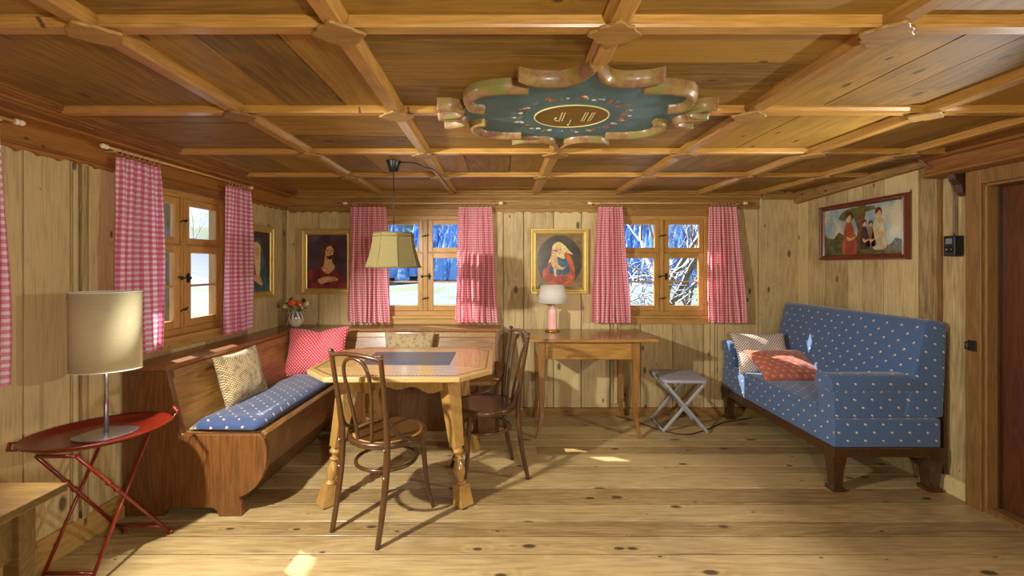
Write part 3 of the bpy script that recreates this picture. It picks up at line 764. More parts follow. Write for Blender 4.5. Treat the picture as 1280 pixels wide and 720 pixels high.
def cv_oval(cm, w, h, y):
    shp(cm, [(-w/2, -h/2), (w/2, -h/2), (w/2, h/2), (-w/2, h/2)], y, 0, 0)
    shp(cm, ell(0, 0, w*.49, h*.49, 48), y, 1, 1)
    shp(cm, smoothp([(-.12, -.19), (-.15, -.10), (-.09, -.02), (-.05, .08), (.05, .10), (.11, .02), (.14, -.10), (.12, -.19), (0, -.235)]), y, 2, 3)
    shp(cm, smoothp([(-.09, -.10), (-.05, .03), (.02, .06), (.07, .0), (.09, -.10), (.02, -.12)]), y, 3, 4)
    shp(cm, smoothp([(-.07, .06), (-.06, .14), (-.01, .175), (.04, .15), (.085, .10), (.12, .06), (.05, .08), (.04, .02), (-.03, .04), (-.10, -.02)]), y, 4, 2)
    shp(cm, ell(-.005, .105, .028, .04, rot=.4), y, 5, 5); shp(cm, ell(-.047, .07, .026, .03), y, 6, 5)
    shp(cm, smoothp([(-.07, .05), (-.03, .05), (-.015, .0), (-.02, -.06), (-.055, -.06), (-.075, -.01)]), y, 7, 5)
    shp(cm, smoothp([(-.04, -.03), (-.02, -.025), (.03, -.055), (.05, -.05), (.03, -.075), (-.03, -.065)]), y, 8, 5); shp(cm, smoothp([(-.055, -.05), (-.03, -.05), (-.03, -.11), (-.025, -.135), (-.045, -.13), (-.052, -.09)]), y, 9, 5)
    for ex in (-.013, .008): shp(cm, ell(ex, .11, .005, .0025), y, 10, 6)
    for ex in (-.056, -.04): shp(cm, ell(ex, .073, .0035, .002), y, 10, 6)
    shp(cm, smoothp([(-.065, .09), (-.03, .105), (-.02, .085), (-.045, .092)]), y, 10, 7)
    return [P_olive, P_oval, P_lace, P_red, P_blue, P_skin, P_line, P_hair]
def cv_veil(cm, w, h, y):
    shp(cm, [(-w/2, -h/2), (w/2, -h/2), (w/2, h/2), (-w/2, h/2)], y, 0, 0)
    shp(cm, smoothp([(-.17, -h*.48), (-.14, -.05), (-.07, .14), (.0, .20), (.06, .16), (.10, .02), (.15, -.12), (.17, -h*.48)]), y, 1, 1)
    shp(cm, smoothp([(-.05, .12), (-.01, .16), (.045, .13), (.05, .05), (.04, -.10), (.0, -.13), (-.02, -.05), (-.045, .04)]), y, 2, 3)
    shp(cm, ell(.0, .085, .03, .047, rot=.15), y, 3, 2)
    for ex in (-.012, .013): shp(cm, ell(ex, .092, .006, .0025), y, 4, 4)
    shp(cm, ell(.002, .055, .009, .003), y, 4, 5)
    shp(cm, smoothp([(-.03, -.11), (.01, -.10), (.05, -.13), (.08, -.18), (.05, -.19), (.0, -.165), (-.04, -.14)]), y, 5, 2)
    return [P_dark, P_teal, P_skin, P_lace, P_line, P_maroon]
P_sky = painty('paint_sky', '#6f93a4', '#c9bf9a', 5); P_scrub = painty('paint_scrub', '#2c3418', '#6a6436', 30); P_trunk = painty('paint_trunk', '#4a3320', '#7a5a38', 30); P_leaf = painty('paint_leaves', '#39401c', '#6b6a30', 40)
P_robe = painty('paint_robe', '#8c3c2a', '#b5583c'); P_cream = painty('paint_cream', '#a89c74', '#cdc196')
def cv_outdoor(cm, w, h, y):
    shp(cm, [(-w/2, -h/2), (w/2, -h/2), (w/2, h/2), (-w/2, h/2)], y, 0, 0)
    shp(cm, [(-w/2, -h/2), (w/2, -h/2), (w/2, -.09)]+[(w/2-w*k/14, -.05+.03*math.sin(k*1.9)+(.02 if k > 7 else -.05)) for k in range(1, 14)]+[(-w/2, -.01)], y, 1, 1)
    shp(cm, smoothp([(-.04, -.12), (-.015, .0), (-.05, .10), (-.02, h/2-.005), (.06, h/2-.005), (.045, .06), (.05, -.06), (.08, -.13)]), y, 2, 2)
    shp(cm, smoothp([(-.20, .10), (-.16, .15), (-.08, h/2-.01), (.10, h/2-.01), (.14, .14), (.05, .13), (-.02, .12), (-.09, .06), (-.13, .08)]), y, 3, 3)
    for fx, fz, rb, s_ in ((-.10, -.0, 4, 1.25), (.045, -.02, 6, .8), (.165, .02, 7, 1.1), (.10, -.02, 8, .7)):
        shp(cm, smoothp([(fx-.045*s_, fz-.14*s_), (fx-.04*s_, fz-.02), (fx-.02*s_, fz+.05*s_), (fx+.02*s_, fz+.05*s_), (fx+.045*s_, fz-.03), (fx+.06*s_, fz-.14*s_)]), y, 4, rb)
        shp(cm, ell(fx, fz+.082*s_, .024*s_, .03*s_), y, 5, 9); shp(cm, smoothp([(fx-.022*s_, fz+.075*s_), (fx-.02*s_, fz+.108*s_), (fx+.006*s_, fz+.118*s_), (fx+.026*s_, fz+.10*s_), (fx+.022*s_, fz+.075*s_), (fx+.012*s_, fz+.098*s_)]), y, 6, 10)
        shp(cm, smoothp([(fx-.02*s_, fz-.04), (fx+.02*s_, fz-.055), (fx+.055*s_, fz-.04), (fx+.05*s_, fz-.055), (fx+.0, fz-.075)]), y, 6, 9)
    return [P_sky, P_scrub, P_trunk, P_leaf, P_robe, P_blue, P_dark, P_cream, P_olive, P_skin, P_hair]
frame_picture('framed_painting', 'gold framed painting of a bearded man in a maroon robe, hands folded', (-1.573, YB-.006, 1.379), 0, .467, .59, .055, M_gold, cv_man)
frame_picture('framed_painting', 'gold framed picture with a dark oval, mother cradling a child', (.521, YB-.006, 1.382), 0, .525, .59, .055, M_gold, cv_oval)
x, y = lp(3.555, .008)
frame_picture('framed_painting', 'gold framed painting of a woman in a teal veil on the left wall', (x, y, 1.374), PI/2+LA, .47, .594, .055, M_gold, cv_veil)
frame_picture('framed_picture', 'wide glazed mahogany framed picture of figures under a tree above the sofa', (XR-.012, 3.273, 1.605), -PI/2, .79, .44, .042, M_picwood, cv_outdoor, glass=True, dp=.035)

# ------------------------------------------------------------------ corner bench
bench = thing('corner_bench', 'long brown wooden corner bench with high back running along two walls', 'bench')
Yn = 2.38
BSH = .81
def LX(d, y): return lwx(y, d)
# near end panel, S-curved front
ep = [(-2.036, 0.0), (-2.036, .80), (-1.80, .80), (-1.712, .44), (-1.30, .44), (-1.275, .415), (-1.262, .36), (-1.260, .30), (-1.268, .25), (-1.288, .20), (-1.325, .15), (-1.372, .115), (-1.410, .10), (-1.398, .07), (-1.394, 0), (-1.52, 0), (-1.53, .03), (-1.55, .045), (-1.78, .045), (-1.80, .03), (-1.81, 0)]
MB().prism(ep, 'y', Yn, Yn+.035, .5).build('end_panel', M_benchd, bench, bevel=.006)
def slab(mbx, pts_near, pts_far, tint=None):
    n = len(pts_near); mbx.add(list(pts_near)+list(pts_far), [tuple(range(n)), tuple(range(2*n-1, n-1, -1))]+[(i, n+i, n+(i+1) % n, (i+1) % n) for i in range(n)], tint)
mb = MB()   # ledge on the left wall
ya, yb = Yn-.015, YB-.002
slab(mb, [(LX(.001, ya), ya, BSH-.025), (-1.785, ya, BSH-.025), (-1.785, ya, BSH), (LX(.001, ya), ya, BSH)], [(LX(.001, yb), yb, BSH-.025), (-1.72, yb, BSH-.025), (-1.72, yb, BSH), (LX(.001, yb), yb, BSH)])
mb.build('ledge', wood('bench_ledge_red', '#95602f', '#5f381a', 'y', .35, 1.6, .1, .8, .2, coat=.4), bench, bevel=.004)
mb = MB(); mb.box(-1.72, .0, 3.755, YB-.002, BSH-.025, BSH); mb.build('ledge', M_benchx, bench, bevel=.004)
# sloping backrests
mb = MB(); ya, yb = Yn+.035, 3.74
def bk(y, x0, x1): return [(x0, y, BSH-.025), (x0+.085, y, .43), (x0+.065, y, .43), (x0-.02, y, BSH-.025)]
slab(mb, bk(ya, -1.80, 0), bk(yb, -1.735, 0)); mb.build('backrest', wood('backrest_wood', '#ae7f40', '#6c4720', 'y', .34, 1.2, .3, .9, .2, coat=.4), bench, bevel=.003)
mb = MB(); slab(mb, [(-1.72, 3.768, BSH-.025), (-1.66, 3.675, .43), (-1.66, 3.69, .43), (-1.72, 3.788, BSH-.025)], [(-.05, 3.768, BSH-.025), (-.05, 3.675, .43), (-.05, 3.69, .43), (-.05, 3.788, BSH-.025)])
mb.build('backrest', M_benchx, bench, bevel=.003)
mb = MB()    # cap rails and stiles standing proud of the panels
slab(mb, [(-1.800, Yn+.035, BSH-.025), (-1.782, Yn+.035, BSH-.03), (-1.772, Yn+.035, BSH-.075), (-1.79, Yn+.035, BSH-.075)], [(-1.735, 3.74, BSH-.025), (-1.717, 3.74, BSH-.03), (-1.707, 3.74, BSH-.075), (-1.725, 3.74, BSH-.075)])
slab(mb, [(-1.70, 3.768, BSH-.025), (-1.70, 3.752, BSH-.03), (-1.70, 3.742, BSH-.07), (-1.70, 3.76, BSH-.07)], [(-.05, 3.768, BSH-.025), (-.05, 3.752, BSH-.03), (-.05, 3.742, BSH-.07), (-.05, 3.76, BSH-.07)])
mb.build('cap_rail', M_benchy, bench, bevel=.003)
# end of the back bench
MB().prism([(YB-.002, 0), (YB-.002, .80), (3.765, .80), (3.668, .44), (3.43, .44), (3.44, .36), (3.50, .22), (3.55, .10), (3.56, 0)], 'x', -.05, -.02, .5).build('end_panel', M_benchd, bench, bevel=.004)
MB().box(-.19, -.05, 3.52, 3.55, 0, .41, .4).build('foot_board', M_benchd, bench, bevel=.004)
# seats
mb = MB(); ya, yb = Yn+.035, 3.43
slab(mb, [(-1.735, ya, .415), (-1.29, ya, .415), (-1.275, ya, .43), (-1.29, ya, .445), (-1.735, ya, .445)], [(-1.68, yb, .415), (-1.255, yb, .415), (-1.24, yb, .43), (-1.255, yb, .445), (-1.68, yb, .445)])
mb.build('seat_board', M_benchy, bench, bevel=.004)
mb = MB(); mb.box(-1.69, 0.01, 3.43, 3.70, .415, .445); mb.build('seat_board', M_benchx, bench, bevel=.006)
mb = MB(); slab(mb, [(-1.50, Yn+.035, 0), (-1.48, Yn+.035, 0), (-1.34, Yn+.035, .2), (-1.30, Yn+.035, .415), (-1.32, Yn+.035, .415), (-1.36, Yn+.035, .2)], [(-1.46, 3.44, 0), (-1.44, 3.44, 0), (-1.30, 3.44, .2), (-1.265, 3.44, .415), (-1.285, 3.44, .415), (-1.32, 3.44, .2)])
mb.build('front_board', M_benchd, bench, bevel=.002)
mb = MB(); mb.box(-1.44, -.05, 3.60, 3.62, 0, .415, .6); mb.build('front_board', M_benchd, bench)

# bench cushion
def cushion_slab(name, mat, label, cat, outline, z0, z1, n=22, m=14, puff=.012, wave=.004):
    """outline: four corners (x,y): near-back, near-front, far-front, far-back"""
    A, B_, C_, D = [Vector((p[0], p[1], 0)) for p in outline]
    top = []; bot = []; uv = []
    L = (D-A).length; W = (B_-A).length
    for j in range(n+1):
        v = j/n
        for i in range(m+1):
            u = i/m; p = (A*(1-u)+B_*u)*(1-v)+(D*(1-u)+C_*u)*v
            e = min(u, 1-u)*W; g = min(v, 1-v)*L; d = min(e, g)
            k = min(1, d/.035); rr = math.sqrt(max(0, 1-(1-k)**2))
            zz = z0+(z1-z0)*(.30+.70*rr)+puff*math.sin(PI*u)*math.sin(PI*v)+wave*noise.noise(Vector((p.x*9, p.y*9, 3)))*rr
            top.append((p.x, p.y, zz)); bot.append((p.x, p.y, z0+(z1-z0)*(.30-.30*rr))); uv.append((u*W, v*L))
    v = top+bot; q = len(top); f = []; 
    for j in range(n):
        for i in range(m):
            a = j*(m+1)+i; f.append((a, a+1, a+m+2, a+m+1)); f.append((q+a, q+a+m+1, q+a+m+2, q+a+1))
    me = bpy.data.meshes.new(name); me.from_pydata(v, [], f); me.materials.append(mat)
    bm = bmesh.new(); bm.from_mesh(me); bmesh.ops.remove_doubles(bm, verts=bm.verts, dist=1e-4); 
    uvl = bm.loops.layers.uv.new('UVMap')
    for fc in bm.faces:
        fc.smooth = True
        for l in fc.loops: l[uvl].uv = (l.vert.co.x, l.vert.co.y) if abs(fc.normal.z) > .5 else (l.vert.co.y+l.vert.co.x, l.vert.co.z)
    bm.to_mesh(me); bm.free()
    o = bpy.data.objects.new(name, me); COL.objects.link(o); return tag(o, label, cat)
cushion_slab('bench_cushion', M_bcush, 'long blue sprigged seat cushion on the left arm of the corner bench', 'cushion', [(-1.69, 2.40), (-1.31, 2.385), (-1.27, 3.44), (-1.63, 3.52)], .446, .498)

def pillow(name, label, w, h, t, mat, loc, rot, seed=0, pinch=.10, dent=0, n=26, cat='pillow'):
    """w along local x, h along local y, fat along z"""
    vs = []; uvs = []; rnd = Vector((seed*3.1, seed*1.7, 0)); side = []
    for s in (1, -1):
        for j in range(n+1):
            for i in range(n+1):
                u = i/n*2-1; v = j/n*2-1
                u = math.sin(u*PI/2)*.35+u*.65; v = math.sin(v*PI/2)*.35+v*.65
                x = w/2*u*(1-pinch*(1-v*v)*abs(u)); y = h/2*v*(1-pinch*(1-u*u)*abs(v))
                th = max(0, (1-abs(u)**2.6)*(1-abs(v)**2.6))**.55*t/2
                if dent: th *= 1-dent*math.exp(-(u*u)/.03)*max(0, v+.35); y -= dent*.10*h*math.exp(-(u*u)/.08)*max(0, v)**2
                wr = (noise.noise(Vector((x*14, y*14, s*2))+rnd)*.007+noise.noise(Vector((x*30, y*8, s*5))+rnd)*.003)*min(1, th/(t*.2))
                vs.append((x, y, s*(th+wr))); uvs.append((x, y))
    q = (n+1)**2; f = []
    for j in range(n):
        for i in range(n):
            a = j*(n+1)+i; f.append((a, a+1, a+n+2, a+n+1)); f.append((q+a, q+a+n+1, q+a+n+2, q+a+1))
    me = bpy.data.meshes.new(name); me.from_pydata(vs, [], f); me.materials.append(mat)
    uvl = me.uv_layers.new(name='UVMap')
    for l in me.loops: uvl.data[l.index].uv = uvs[l.vertex_index]
    bm = bmesh.new(); bm.from_mesh(me); bmesh.ops.remove_doubles(bm, verts=bm.verts, dist=2e-4); bmesh.ops.recalc_face_normals(bm, faces=bm.faces)
    for fc in bm.faces: fc.smooth = True
    bm.to_mesh(me); bm.free()
    o = bpy.data.objects.new(name, me); COL.objects.link(o)
    o.matrix_world = Matrix.Translation(loc) @ rot; return tag(o, label, cat, 'throw pillows on the '+('sofa' if loc[0] > 0 else 'corner bench'))
def frame_rot(xa, ya):
    x = Vector(xa).normalized(); y = Vector(ya); y = (y-x*y.dot(x)).normalized(); z = x.cross(y)
    return Matrix((x, y, z)).transposed().to_4x4()
pillow('throw_pillow', 'beige speckled square pillow leaning on the bench under the left window', .40, .33, .12, M_beige, (-1.655, 2.83, .645), frame_rot((.10, 1, .02), (-.28, 0, 1)), 1)
pillow('throw_pillow', 'large red polka dot pillow slumped in the bench corner', .50, .40, .17, M_red, (-1.475, 3.535, .66), frame_rot((1, -.03, .04), (.02, .38, 1)), 2, dent=.55)
pillow('throw_pillow', 'small brown speckled pillow against the bench back behind the table', .42, .36, .10, M_beige, (-.76, 3.635, .625), frame_rot((1, 0, 0), (0, .25, 1)), 3)

# ------------------------------------------------------------------ flowers in a vase
vx, vy = -1.80, 3.885
vs_ = tag(MB().lathe([(.032, 0), (.040, .004), (.060, .03), (.070, .062), (.066, .095), (.050, .118), (.041, .128), (.047, .14), (.043, .14), (.036, .128), (.044, .115), (.05, .09)], (0, 0, 0), 28).build('vase', None), 'round cream vase with teal and red painted stripes on the bench corner ledge', 'vase')
b = NB('vase_glaze'); o = b.xyz(b.coord()); ang = b.M('ARCTAN2', o[1], o[0])
st = b.M('SINE', b.M('ADD', b.M('MULTIPLY', ang, 5.0), b.M('MULTIPLY', o[2], 12))); zf = b.smooth(o[2], .03, .10)
c = b.mix(b.M('MULTIPLY', b.smooth(st, .35, .55), zf), srgb('#e9dcc8'), srgb('#3f8f86')); c = b.mix(b.M('MULTIPLY', b.smooth(st, -.7, -.9), zf), c, srgb('#7b2f2c')); b.bsdf(c, .15, coat=.6)
vs_.data.materials[0] = b.m; vs_.location = (vx, vy, BSH+.001)
bq = thing('bouquet', 'small bunch of orange, cream and white flowers in the round vase', 'flowers', (vx, vy, BSH+.12))
M_st = plain('stem_green', '#4f6a2a', .6); M_lf = plain('leaf_green', '#6f8a3a', .6, var=.3); M_lf2 = plain('leaf_dark', '#3c4a24', .6, var=.3)
M_or = plain('petal_orange', '#e8662a', .6, var=.15); M_cr = plain('petal_cream', '#dcd49a', .6); M_wh = plain('petal_white', '#f2efe6', .6); M_pu = plain('petal_plum', '#4c2434', .6)
fl = [((-.01, -.05, .085), .042, M_or), ((.045, -.03, .07), .034, M_or), ((-.085, -.02, .055), .028, M_cr), ((.10, -.01, .075), .03, M_cr), ((-.045, .01, .11), .022, M_pu), ((.07, .0, .105), .022, M_pu), ((.075, -.045, .045), .012, M_wh), ((.062, -.05, .07), .011, M_wh), ((-.06, -.045, .10), .014, M_cr)]
for (px, py, pz), r, mt in fl:
    m_ = MB()
    for ringi in range(4):
        for k in range(7):
            a = 2*PI*k/7+ringi*.45; rr = r*(1-.22*ringi); tz = .25*ringi*r
            d = Vector((math.cos(a), math.sin(a), 0)); nrm = Vector((-d.y, d.x, 0)); c0 = Vector((px, py, pz+tz))
            m_.add([c0, c0+d*rr*.6+nrm*rr*.32+Vector((0, 0, rr*.18)), c0+d*rr+Vector((0, 0, rr*(.15+.2*ringi))), c0+d*rr*.6-nrm*rr*.32+Vector((0, 0, rr*.18))], [(0, 1, 2), (0, 2, 3)])
    m_.ball((px, py, pz+r*.15), r*.78, 10, sz=.95)
    m_.build('blossom', mt, bq)
m_ = MB()
for (px, py, pz), r, mt in fl: m_.tube([(px*.1, py*.1, -.06), (px*.35, py*.35, 0), (px, py, pz)], .002, 6)
m_.build('stems', M_st, bq)
m_ = MB()
for k in range(46):
    a = random.uniform(0, 2*PI); rr = random.uniform(.03, .125); z = random.uniform(.0, .10)
    c0 = Vector((rr*math.cos(a), rr*math.sin(a)*.6-.01, z)); d = Vector((math.cos(a), math.sin(a)*.6, random.uniform(-.2, .7))).normalized(); sdv = d.cross(Vector((0, 0, 1))).normalized(); l = random.uniform(.025, .05)
    m_.add([c0, c0+d*l*.5+sdv*l*.25+Vector((0, 0, .004)), c0+d*l, c0+d*l*.5-sdv*l*.25+Vector((0, 0, .004))], [(0, 1, 2), (0, 2, 3)], mi=k % 2)
m_.build('leaves', [M_lf, M_lf2], bq)

# ------------------------------------------------------------------ octagonal table
tb = thing('octagonal_table', 'light wooden octagonal table with slate inset and splayed turned legs', 'table', (-.60, 2.87, 0))
TZ = .735
octp = [(-.37, -.45), (.37, -.45), (.545, -.26), (.545, .33), (.40, .45), (-.40, .45), (-.545, .33), (-.545, -.26)]
MB().prism(octp, 'z', TZ-.028, TZ, .5).build('tabletop', M_table, tb, bevel=.004)
for s in (-1, 1):     # lighter end boards set flush
    m_ = MB(); m_.prism([(s*.31, -.20), (s*.545*.96, -.245), (s*.545*.96, .315), (s*.31, .27)], 'z', TZ-.001, TZ+.0008, mi=0)
    m_.build('end_board', M_tabley, tb)
m_ = MB()
op = [Vector((x*.93, y*.91, TZ+.0012)) for x, y in octp]
for i in range(8):
    p, q = op[i], op[(i+1) % 8]; n = max(2, int((q-p).length/.022))
    for k in range(n):
        a = p.lerp(q, k/n); c_ = p.lerp(q, (k+.62)/n); m_.bar(a, c_, .009, .0012)
m_.build('inlay_border', M_inlay, tb)
MB().box(-.28, .28, -.15, .255, TZ-.002, TZ+.002).build('slate_inset', M_slate, tb, bevel=.001)
m_ = MB()
for y, s in ((-.29, 1), (.29, -1)):
    pts = [(-.30, TZ-.028), (.30, TZ-.028), (.30, TZ-.12)]
    for k in range(25):
        u = k/24; x = .27-.54*u; pts.append((x, TZ-.125+.028*math.sin(PI*u)**2+.012*math.cos(u*6*PI)))
    pts += [(-.30, TZ-.12)]
    m_.prism(pts, 'y', y-.011, y+.011)
for x in (-.31, .31): m_.prism([(-.28, TZ-.028), (.28, TZ-.028), (.28, TZ-.12), (.1, TZ-.10), (0, TZ-.12), (-.1, TZ-.10), (-.28, TZ-.12)], 'x', x-.011, x+.011)
m_.build('apron', M_tleg, tb, bevel=.002)
def table_leg(sx, sy):
    top = Vector((sx*.29, sy*.27, TZ-.03)); bot = Vector((sx*.385, sy*.375, 0))
    ax = (top-bot).normalized(); L = (top-bot).length
    rot = ax.to_track_quat('Z', 'Y').to_matrix()
    m_ = MB()
    # square shaft, upper
    def sq(z0, z1, w0, w1):
        v = []
        for z, w in ((z0, w0), (z1, w1)):
            for a, c_ in ((-1, -1), (1, -1), (1, 1), (-1, 1)): v.append(rot @ Vector((a*w/2, c_*w/2, z))+bot)
        m_.add(v, [(3, 2, 1, 0), (4, 5, 6, 7)]+[(i, (i+1) % 4, (i+1) % 4+4, i+4) for i in range(4)], .4)
    sq(L*.44, L*.995, .062, .095)
    prof = [(.03, L*.16), (.034, L*.165), (.03, L*.175), (.018, L*.19), (.026, L*.215), (.033, L*.25), (.031, L*.28), (.020, L*.325), (.017, L*.335), (.029, L*.345), (.029, L*.355), (.018, L*.365), (.022, L*.385), (.036, L*.40), (.036, L*.415), (.030, L*.42), (.030, L*.445)]
    m_.lathe(prof, bot, 20, .4, mat=rot)
    sq(.0, L*.16, .088, .066)
    v = m_.v
    for p in v:
        if p.z < 0.004: p.z = 0
    return m_
for sx in (-1, 1):
    for sy in (-1, 1): table_leg(sx, sy).build('leg', M_tleg, tb, bevel=.003)

# ------------------------------------------------------------------ bentwood chairs
def chair(label, loc, rz, seatmat, framemat):
    c = thing('bentwood_chair', label, 'chair', loc, rz, 'bentwood chairs around the octagonal table')
    sz = .46
    m_ = MB(); m_.lathe([(.0005, sz-.028), (.17, sz-.03), (.195, sz-.03), (.205, sz-.022), (.207, sz-.008), (.203, sz+.002), (.19, sz+.005), (.183, sz+.001)], (0, 0, 0), 44, .4, sy=1.0); m_.build('seat_rim', framemat, c)
    m_ = MB(); m_.lathe([(.0005, sz-.006), (.10, sz-.004), (.183, sz+.002), (.185, sz-.01), (.0005, sz-.018)], (0, 0, 0), 44, .5); m_.build('seat', seatmat, c)
    for s in (-1, 1):
        p = cr([(s*.125, .125, sz-.02), (s*.135, .138, .30), (s*.145, .15, .15), (s*.168, .178, 0)], 6)
        m_ = MB(); m_.tube(p, [.0165-.006*i/(len(p)-1) for i in range(len(p))], 12); m_.build('leg', framemat, c)
    for s in (-1, 1):
        p = cr([(s*.150, -.245, 0), (s*.150, -.21, .16), (s*.150, -.185, .32), (s*.150, -.178, .46), (s*.153, -.19, .60), (s*.160, -.215, .76), (s*.163, -.24, .915)], 6)
        n = len(p); m_ = MB(); m_.tube(p, [.0125+.0045*math.sin(PI*min(1, i/n*1.3)) for i in range(n)], 12); m_.ball(tuple(p[-1]), .0155, 12, sz=.7); m_.build('rear_leg', framemat, c)
    m_ = MB(); m_.tube(cr([(-.158, -.235, .892), (-.10, -.25, .905), (0, -.258, .912), (.10, -.25, .905), (.158, -.235, .892)], 6), .0115, 10); m_.build('crest_rail', framemat, c)
    m_ = MB(); m_.tube(cr([(-.045, -.172, .452), (-.055, -.182, .55), (-.078, -.212, .72), (-.080, -.235, .82), (-.055, -.248, .875), (0, -.252, .893), (.055, -.248, .875), (.080, -.235, .82), (.078, -.212, .72), (.055, -.182, .55), (.045, -.172, .452)], 6), .0095, 10); m_.build('back_loop', framemat, c)
    m_ = MB(); m_.tube([(.158*math.cos(a), .158*math.sin(a)*1.0-.012, .315) for a in [2*PI*i/40 for i in range(40)]], .0095, 10, closed=True); m_.build('leg_ring', framemat, c)
    for s in (-1, 1):
        m_ = MB(); m_.tube(cr([(s*.152, -.182, .60), (s*.166, -.165, .56), (s*.186, -.12, .495), (s*.200, -.055, .468), (s*.209, .01, .455)], 6), [.006+.004*min(1, (i+1)/8) for i in range(25)], 10)
        m_.ball((s*.207, .008, .455), .009, 8); m_.build('side_brace', framemat, c)
    for s in (-1, 1):
        for (x, y, z) in ((s*.15, -.20, .45), (s*.15, -.20, .315), (s*.152, -.195, .60)): MB().ball((x, y, z), .006, 8).build('screw', M_steel, c)
    return c
chair('brown bentwood chair with golden seat, back turned to the camera, nearest the viewer', (-.612, 2.395, 0), R(-27), M_bentseat, M_bent)
chair('bentwood chair with dark red-brown seat on the right side of the octagonal table', (-.112, 2.865, 0), R(108), M_seatdark, M_bent)

# ------------------------------------------------------------------ pendant lamp
px_, py_ = -.686, 2.82
pl = thing('pendant_lamp', 'olive fabric pendant lampshade hanging over the octagonal table', 'pendant lamp', (px_, py_, 0))
prof_o = [(.125, 1.552), (.127, 1.540), (.130, 1.50), (.138, 1.455), (.152, 1.40), (.170, 1.345), (.176, 1.332)]
m_ = MB(); m_.lathe(prof_o+[(r-.003, z) for r, z in prof_o[::-1]]+[prof_o[0]], (0, 0, 0), 8, .5, ang0=R(22.5)); sh = m_.build('lamp_shade', M_shadep, pl, smooth=False)
m_ = MB()
for r, z in ((.1265, 1.549), (.1755, 1.335), (.129, 1.530)):
    m_.tube([(r*math.cos(a), r*math.sin(a), z) for a in [2*PI*(i+.5)/8 for i in range(8)]], .004, 6, closed=True)
for k in range(8):
    a = 2*PI*(k+.5)/8; m_.tube([(r*math.cos(a), r*math.sin(a), z) for r, z in prof_o], .002, 6)
m_.build('trim_band', plain('shade_trim', '#6d5c34', .7), pl)
m_ = MB(); m_.lathe([(.008, 1.56), (.022, 1.56), (.024, 1.49), (.02, 1.47), (.001, 1.47)], (0, 0, 0), 16); m_.build('socket', M_black, pl)
m_ = MB(); m_.ball((0, 0, 1.44), .03, 14); m_.build('bulb', M_white, pl)
m_ = MB()
for k in range(3):
    a = 2*PI*k/3; m_.tube([(.022*math.cos(a), .022*math.sin(a), 1.545), (.126*math.cos(a), .126*math.sin(a), 1.548)], .0018, 6)
m_.build('spider', M_iron, pl)
m_ = MB(); m_.tube([(0, 0, 1.55), (0, 0, 1.95)], .003, 8); m_.build('cord', M_cord, pl)
m_ = MB(); m_.lathe([(.012, 1.938), (.028, 1.942), (.036, 1.975), (.046, CZ-.004), (.046, CZ-.002), (.001, CZ-.002)], (0, 0, 0), 24); m_.build('ceiling_cup', M_black, pl)
m_ = MB(); m_.tube(cr([(.03, .0, CZ-.010), (.12, .03, CZ-.006), (.20, -.0, CZ-.04), (.245, .04, CZ-.045), (.26, .30, CZ-.042), (.27, .8, CZ-.045), (.28, 1.10, CZ-.03)], 8), .004, 8); m_.build('ceiling_cable', M_cord, pl)

# ------------------------------------------------------------------ desk, lamp, stool
dk = thing('writing_table', 'narrow honey brown writing table with curved tapering legs by the back wall', 'table', (.68, 3.70, 0))
DKZ = .776
MB().box(-.52, .535, -.28, .27, DKZ-.024, DKZ, .5).build('tabletop', M_desk, dk, bevel=.004)
m_ = MB()
m_.box(-.37, .37, -.232, -.214, .61, DKZ-.024, .3); m_.box(-.37, .37, .214, .232, .61, DKZ-.024); m_.box(-.385, -.367, -.22, .22, .61, DKZ-.024); m_.box(.367, .385, -.22, .22, .61, DKZ-.024)
m_.build('apron', M_desk, dk, bevel=.002)
for sx in (-1, 1):
    for sy in (-1, 1):
        m_ = MB(); v = []; st = [(DKZ-.024, .052, 0), (.60, .050, 0), (.45, .046, .0), (.30, .040, -.004), (.18, .034, -.002), (.08, .029, .012), (0, .026, .034)]
        for z, w, o_ in st:
            cx_, cy_ = sx*(.368+o_), sy*(.222+o_*.7)
            for a, c_ in ((-1, -1), (1, -1), (1, 1), (-1, 1)): v.append((cx_+a*w/2, cy_+c_*w/2, z))
        f = [(0, 1, 2, 3), tuple(range(27, 23, -1))]
        for i in range(6):
            for k in range(4): f.append((i*4+k, i*4+(k+1) % 4, i*4+4+(k+1) % 4, i*4+4+k))
        m_.add(v, f, .5); m_.build('leg', M_deskz, dk, bevel=.003)
dl = thing('table_lamp', 'small table lamp with pink column and white tapered shade on the writing table', 'lamp', (.44, 3.845, DKZ+.001))
m_ = MB(); m_.lathe([(.001, 0), (.065, 0), (.068, .006), (.062, .014), (.048, .018), (.001, .02)], (0, 0, 0), 28); m_.build('base', M_brass, dl)
m_ = MB(); m_.lathe([(.040, .018), (.042, .03), (.042, .165), (.036, .19), (.016, .215), (.008, .225), (.008, .25), (.001, .25)], (0, 0, 0), 10, ang0=.3); m_.build('column', plain('pink_column', '#e8b0a4', .4, var=.06), dl, smooth=False)
pr = [(.130, .245), (.104, .395)]
m_ = MB(); m_.lathe(pr+[(.102, .395), (.128, .245), (.130, .245)], (0, 0, 0), 36); m_.build('lamp_shade', M_shadew, dl)
m_ = MB()
for k in range(3): a = 2*PI*k/3; m_.tube([(0, 0, .30), (.118*math.cos(a), .118*math.sin(a), .325)], .002, 6)
m_.tube([(0, 0, .22), (0, 0, .31)], .006, 8); m_.build('shade_holder', M_steel, dl)

